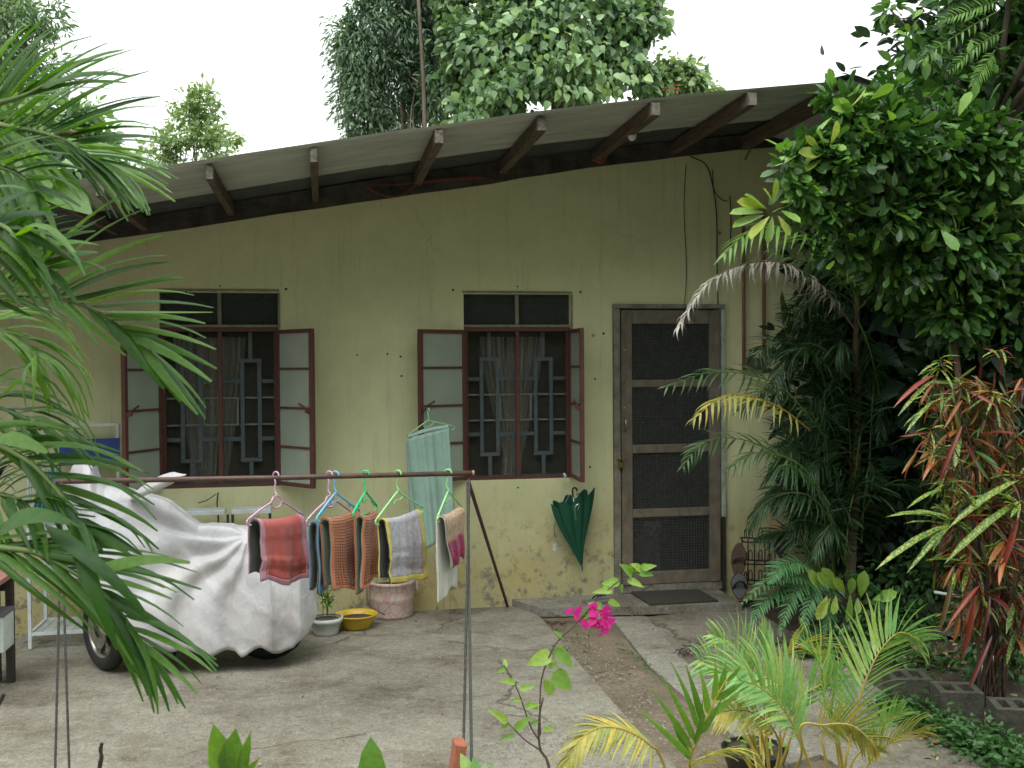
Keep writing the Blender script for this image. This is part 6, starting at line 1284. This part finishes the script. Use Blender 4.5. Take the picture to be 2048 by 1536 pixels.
for bx, by, tx, ty, wd in ((1105, 1310, 1055, 1325, 1.1), (1108, 1300, 1150, 1330, 1), (1105, 1345, 1142, 1376, 1.4), (1102, 1362, 1092, 1392, 1.4), (1115, 1290, 1122, 1318, 1), (1098, 1335, 1118, 1322, .8), (1125, 1275, 1110, 1262, .8), (1170, 1240, 1208, 1225, 1), (1205, 1215, 1180, 1205, .9), (1180, 1225, 1155, 1240, 1),
        (1240, 1165, 1205, 1165, 1), (1240, 1170, 1248, 1190, .9), (1265, 1150, 1248, 1130, 1), (1275, 1145, 1305, 1148, 1), (1280, 1140, 1268, 1128, 1), (1285, 1138, 1308, 1130, .9), (1255, 1160, 1285, 1170, .9), (1225, 1180, 1190, 1182, .8), (1215, 1205, 1245, 1208, .7), (1270, 1148, 1290, 1128, .9),
        (1038, 1378, 1068, 1372, .8), (1030, 1365, 1005, 1360, .7), (1012, 1340, 992, 1342, .7), (1010, 1335, 1010, 1315, .8), (1045, 1400, 1020, 1400, .6), (1050, 1415, 1075, 1408, .7), (1030, 1460, 1058, 1435, .8), (1015, 1445, 985, 1420, .7), (1020, 1450, 998, 1455, .7), (1060, 1450, 1080, 1440, .7), (1030, 1470, 1000, 1478, .6), (1085, 1460, 1110, 1455, .7), (1075, 1420, 1060, 1405, .6)):
    a = W(bx, by, Yb-.0); b = W(tx, ty, Yb+random.uniform(-.03, .03)); place_leaf('leaf', leaf_mesh_data('heart_leaf', T_HEART, L_bou), a, b-a, V((random.uniform(-.5, .5), -.9, .6)), (b-a).length*1.1, bo, wscale=wd*.75)
for k in range(52):
    cx, cy = random.choice([(1150, 1227), (1180, 1220), (1195, 1235), (1205, 1225), (1185, 1250), (1212, 1245), (1200, 1255), (1172, 1248)]); c = W(cx+random.gauss(0, 5), cy+random.gauss(0, 5), Yb+random.uniform(-.02, .02))
    place_leaf('bract', leaf_mesh_data('bract_blade', T_HEART, L_mag), c, V((random.gauss(0, 1), random.gauss(-.4, .6), random.gauss(0, 1))), V((random.gauss(0, .6), -1, random.gauss(0, .5))), random.uniform(.020, .034), bo, wscale=1.15)

# ================================================================== plants poking up along the bottom
def sprout(label, cat, Y, leaves, mat=L_palmy, tpl=T_OBOV, name='broadleaf_plant', stem=True):
    b = W(leaves[0][0], 1700, Y); t = thing(name, label, cat, (b.x, Y, 0)); mb = MB(); mb.tube([(b.x, Y, 0), W(leaves[0][0], 1560, Y)], .008, 6); mb.build('stem', m_greenst, t)
    for bx, by, tx, ty, wd in leaves: a = W(bx, by, Y); c = W(tx, ty, Y+random.uniform(-.03, .03)); place_leaf('leaf', leaf_mesh_data('plant_leaf', tpl, mat), a, c-a, V((random.uniform(-.4, .4), -1, .2)), (c-a).length*1.02, t, wscale=wd)
    return t
sprout('upright pointed light green leaves of a plant at the bottom left of centre', 'plant', -4.7, [(455, 1570, 428, 1458, .8), (462, 1575, 465, 1468, .95), (470, 1575, 500, 1475, .45), (460, 1575, 440, 1500, .6), (465, 1570, 478, 1510, .6), (450, 1580, 415, 1510, .4), (470, 1580, 512, 1520, .5)], tpl=T_BROAD)
sprout('single broad pointed leaf rising at the bottom edge near the middle', 'plant', -4.7, [(745, 1590, 742, 1478, 1.0), (738, 1590, 733, 1525, .6), (752, 1590, 775, 1545, .5)], tpl=T_BROAD)
sprout('yellow tipped leaves peeking up beside the clay brick', 'plant', -4.5, [(945, 1570, 925, 1508, .9), (950, 1575, 950, 1516, .8), (958, 1575, 972, 1525, .8), (965, 1575, 985, 1530, .7)], mat=L_young, tpl=T_BROAD)
br = thing('brick', 'orange clay brick at the foot of the rack leg', 'brick', tuple(G(918, 1560))); mb = MB(); c = W(914, 1552, -3.2); mb.box((c.x, c.y, .10), (.05, .10, .19), Matrix.Rotation(.15, 3, 'Y')); mb.build('brick_body', m_brick, br, bevel=.004)
sk_ = thing('stick', 'bare dark stick poking up at the bottom left', 'stick', tuple(W(200, 1600, -4.6))); mb = MB(); mb.tube(catmull([W(196, 1650, -4.6), W(199, 1540, -4.6), W(203, 1515, -4.6), W(201, 1500, -4.6), W(204, 1486, -4.6)], 12), [.008, .008, .007, .006, .007, .006, .006, .005, .006, .006, .005, .005], 6); mb.build('stick_body', m_iron, sk_)
s2 = thing('stick', 'bare dark twig leaning in at the left edge of the yard', 'stick', tuple(W(-10, 1420, -4.6))); mb = MB(); mb.tube([W(-40, 1480, -4.6), W(8, 1388, -4.6)], .006, 6); mb.build('stick_body', m_iron, s2)

# ================================================================== big palm at the left
pm = thing('coconut_palm', 'palm with broad folded leaflets hanging into view from the left, close to the viewer', 'palm', tuple(W(-420, 1500, -4.6)))
def bigfrond(rp, Y, ups, downs, w_, n_up, n_dn, mat=L_palm, bend=.13, stem=.008, label=None, dY=-.25, t0=.0):
    w_ *= .64; n_up = int(n_up*1.5); n_dn = int(n_dn*1.5)
    pts = catmull([W(x, y, Y+dY*i/len(rp)) for i, (x, y) in enumerate(rp)], 50); mb = MB(); mb.tube(pts, [stem*(1-.75*i/50) for i in range(50)], 7); f = mb.build('frond', m_greenst, pm, smooth=True, label=label)
    for lst, n, sgn in ((ups, n_up, 1), (downs, n_dn, -1)):
        if not lst: continue
        tp = catmull([V((x, y, 0)) for x, y in lst], 60); st = []
        for i in range(n):
            t = t0+(1-t0)*(i+.5*(sgn < 0))/n; k = min(int(t*49), 48); p = pts[k]; q = tp[min(59, int((i/(max(1, n-1)))*59))]
            e = W(q.x+random.gauss(0, 7), q.y+random.gauss(0, 7), Y+dY*t+random.uniform(-.14, .10)-.04)
            add_strip(st, p, e, V((random.uniform(-.2, .2), -.55, 1)), w_*random.uniform(.85, 1.15), bend*random.uniform(.5, 1.5), True, random.uniform(-.6, .6))
        emit_strips(st, mat, f)
    return f
bigfrond([(-60, 590), (0, 590), (80, 592), (160, 608), (235, 650), (300, 705)], -5.0, [(40, 440), (140, 460), (200, 440), (270, 380), (340, 505), (365, 555), (415, 615), (420, 668), (432, 750), (415, 832)], [(60, 625), (130, 640), (230, 700), (330, 780), (400, 830)], .032, 17, 7, bend=.05)
bigfrond([(-60, 230), (0, 250), (70, 262), (140, 285), (185, 325)], -5.0, [(60, 30), (128, 62), (258, 100), (240, 130), (295, 160), (325, 215), (320, 265), (345, 330), (340, 370)], [(60, 400), (165, 395), (230, 440), (270, 425), (298, 425)], .030, 16, 8, bend=.07)
bigfrond([(-60, 215), (0, 205), (50, 190), (90, 170)], -5.3, [(60, 60), (130, 65), (200, 110), (262, 100)], [(150, 190), (240, 175), (262, 155)], .030, 8, 5, bend=.06)
bigfrond([(-60, 860), (0, 890), (60, 925), (110, 975), (150, 1030), (180, 1080)], -5.1, [(140, 855), (210, 895), (275, 935), (300, 970), (310, 1045), (305, 1100), (290, 1110), (255, 1120)], [(90, 1010), (140, 1090), (175, 1120), (200, 1110)], .026, 15, 9, bend=.10)
bigfrond([(-60, 1080), (0, 1095), (70, 1105), (140, 1140), (210, 1190), (260, 1250), (300, 1310)], -5.2, [(190, 1040), (290, 1110), (380, 1130), (385, 1200), (340, 1180), (375, 1270), (435, 1325), (425, 1350), (400, 1395)], [(170, 1260), (240, 1290), (290, 1380), (320, 1420), (362, 1422)], .026, 13, 11, bend=.08)
bigfrond([(-80, 640), (-20, 650), (40, 680), (90, 720)], -4.9, [(140, 655), (175, 740), (180, 770), (178, 830), (165, 845)], [(60, 770), (115, 830), (60, 810)], .020, 10, 7, mat=L_palmy, bend=.22)
bigfrond([(-80, 800), (-20, 810), (40, 830), (80, 860)], -4.9, [(125, 800), (145, 830), (200, 895), (205, 930), (180, 940)], [(60, 900), (90, 930), (130, 960)], .022, 9, 6, mat=L_palm, bend=.2)
bigfrond([(-80, 440), (0, 450), (40, 480)], -5.4, [(30, 380), (85, 395), (165, 540), (150, 500)], [(60, 560), (110, 570)], .032, 7, 4, bend=.12)
bigfrond([(100, 270), (160, 300), (200, 330)], -4.9, [(300, 330), (335, 345), (340, 395)], [(240, 400), (270, 420), (300, 425)], .030, 6, 9, mat=L_palmy, bend=.07)
bigfrond([(-90, 330), (-20, 330), (40, 350), (80, 390)], -5.2, [(60, 240), (120, 290), (170, 350), (150, 420)], [(10, 470), (70, 500), (110, 480)], .03, 9, 6, bend=.06)
bigfrond([(-90, 980), (-20, 985), (40, 1000), (80, 1040)], -5.0, [(60, 900), (110, 930), (160, 1000), (170, 1060)], [(0, 1080), (60, 1110), (100, 1120)], .028, 9, 7, bend=.08)
bigfrond([(-90, 520), (-20, 500), (50, 510), (110, 545)], -5.3, [(40, 400), (120, 420), (190, 470), (215, 540)], [(30, 600), (100, 620), (160, 600)], .03, 10, 7, bend=.06)
st = []
for a, b, w_, bd in (((0, 1060), (140, 1045), .05, .2), ((90, 1050), (300, 1240), .03, .16), ((150, 1080), (235, 1300), .03, .14), ((0, 870), (95, 905), .035, .08), ((170, 1150), (380, 1125), .03, .1)):
    add_strip(st, W(*a, -5.45), W(*b, -5.5), V((0, -.8, 1)), w_, bd, True, .1)
mb = MB(); mb.tube(catmull([W(-120, 700, -5.2), W(-60, 620, -5.3), W(-30, 520, -5.4)], 8), .01, 6); f = mb.build('frond', m_greenst, pm); emit_strips(st, L_palm, f)
mb = MB(); mb.tube(catmull([(W(-420, 1500, -4.6).x, -4.6, -.05), (W(-380, 1100, -4.6).x, -4.6, 1.0), (W(-300, 700, -4.7).x, -4.7, 1.9)], 16), [.09-.003*i for i in range(16)], 12)
for y_, px_, py_ in ((-5.0, -60, 590), (-5.0, -60, 230), (-5.3, -60, 215), (-5.1, -60, 860), (-5.2, -60, 1080), (-4.9, -80, 640), (-4.9, -80, 800), (-5.4, -80, 440)): mb.tube(catmull([(W(-300, 700, -4.7).x, -4.7, 1.9+(800-py_)*.0004), W(px_-60, py_-10, (y_-4.7)/2), W(px_, py_, y_)], 8), .013, 7)
mb.build('trunk', m_palmst, pm, smooth=True)
mb = MB(); c = W(95, 272, -4.9); mb.tube(catmull([W(92, 272, -4.9), W(130, 266, -4.9), W(166, 272, -4.9)], 8), [.002, .006, .009, .010, .010, .009, .006, .002], 7); mb.build('brown_pod', m_slip, pm, smooth=True)
bs_ = thing('broad_leaf_shrub', 'light green broad leaves crossing the palm at the upper left', 'shrub', tuple(W(-200, 1500, -4.3))); mb = MB(); mb.tube(catmull([W(-220, 1540, -4.3), W(-140, 900, -4.35), W(-60, 380, -4.4), W(40, 330, -4.5), W(110, 340, -4.5)], 16), [.012-.0005*i for i in range(16)], 6); mb.build('stem', m_twig, bs_)
for a, b in (((50, 340), (172, 405)), ((10, 320), (62, 395)), ((0, 350), (60, 440)), ((60, 300), (100, 360)), ((90, 330), (60, 280)), ((20, 300), (-10, 240)), ((0, 430), (80, 395)), ((40, 350), (20, 480)), ((100, 340), (165, 320)), ((-20, 380), (30, 340))):
    A_, B_ = W(*a, -4.5), W(*b, -4.6); place_leaf('leaf', leaf_mesh_data('plain_leaf', T_BROAD, L_palmy), A_, B_-A_, V((random.uniform(-.4, .4), -.8, .7)), (B_-A_).length*1.05, bs_)
dp = thing('dracaena', 'dark spiky dracaena plant at the left edge beside the shelf', 'plant', tuple(W(-20, 1300, -1.2))); st = []; c0 = W(-10, 960, -1.2)
mb = MB(); mb.tube([(c0.x, -1.2, 0), c0+V((0, 0, -.05))], .02, 8); stem = mb.build('stem', m_trunk, dp)
for i in range(46):
    a = random.uniform(-2.2, 2.2); b = random.uniform(-.4, 1.3); p = c0+V((0, 0, random.uniform(-.1, .25))); e = p+V((math.cos(b)*math.cos(a), math.cos(b)*math.sin(a)*.8-.1, math.sin(b)*.7))*random.uniform(.16, .27); add_strip(st, p, e, V((0, 0, 1)), .022, .2)
for (b, t, u, w_, bend, bl, roll) in st:
    d, s_, k, L = strip_frame(b, t, u, roll); _pl('leaf', leaf_mesh_data('strap_leaf', STRIPS[.22], leafmat('dracaena_leaf', [(.012, .035, .018), (.025, .06, .03)], True, tr=.15) if not 'dracaena_leaf' in bpy.data.materials else bpy.data.materials['dracaena_leaf']), b, d, s_, k, L, w_/.1, dp)
# thin leafy shrub in the white pot, tufts in bucket and nursery bag
def tuft_plant(parent, c, h, n, sp, size, mat, tpl):
    mb = MB(); k = 0
    for s in range(4):
        p0 = c+V((random.uniform(-.02, .02), random.uniform(-.02, .02), 0)); p1 = c+V((random.uniform(-sp, sp), random.uniform(-sp, sp), h*random.uniform(.75, 1))); pts = catmull([p0, p0.lerp(p1, .5)+V((random.uniform(-.02, .02), 0, .02)), p1], 8); mb.tube(pts, .0028, 5)
        for i in range(n//4):
            q = pts[random.randint(2, 7)]; place_leaf('leaf', leaf_mesh_data('tuft_leaf'+str(id(tpl)), tpl, mat), q, V((random.gauss(0, 1), random.gauss(0, 1), random.uniform(-.3, .8))), V((0, -.4, 1)), random.uniform(*size), parent)
    mb.build('stem', m_greenst, parent)
tuft_plant(wp, wc+V((0, 0, .1)), .30, 90, .07, (.03, .06), L_shrubo, T_LANCE); tuft_plant(bk, bc2+V((0, 0, .22)), .08, 20, .05, (.04, .07), L_palm, T_BROAD); tuft_plant(bp, bpc+V((0, 0, .24)), .12, 24, .06, (.04, .07), L_palm, T_LANCE)
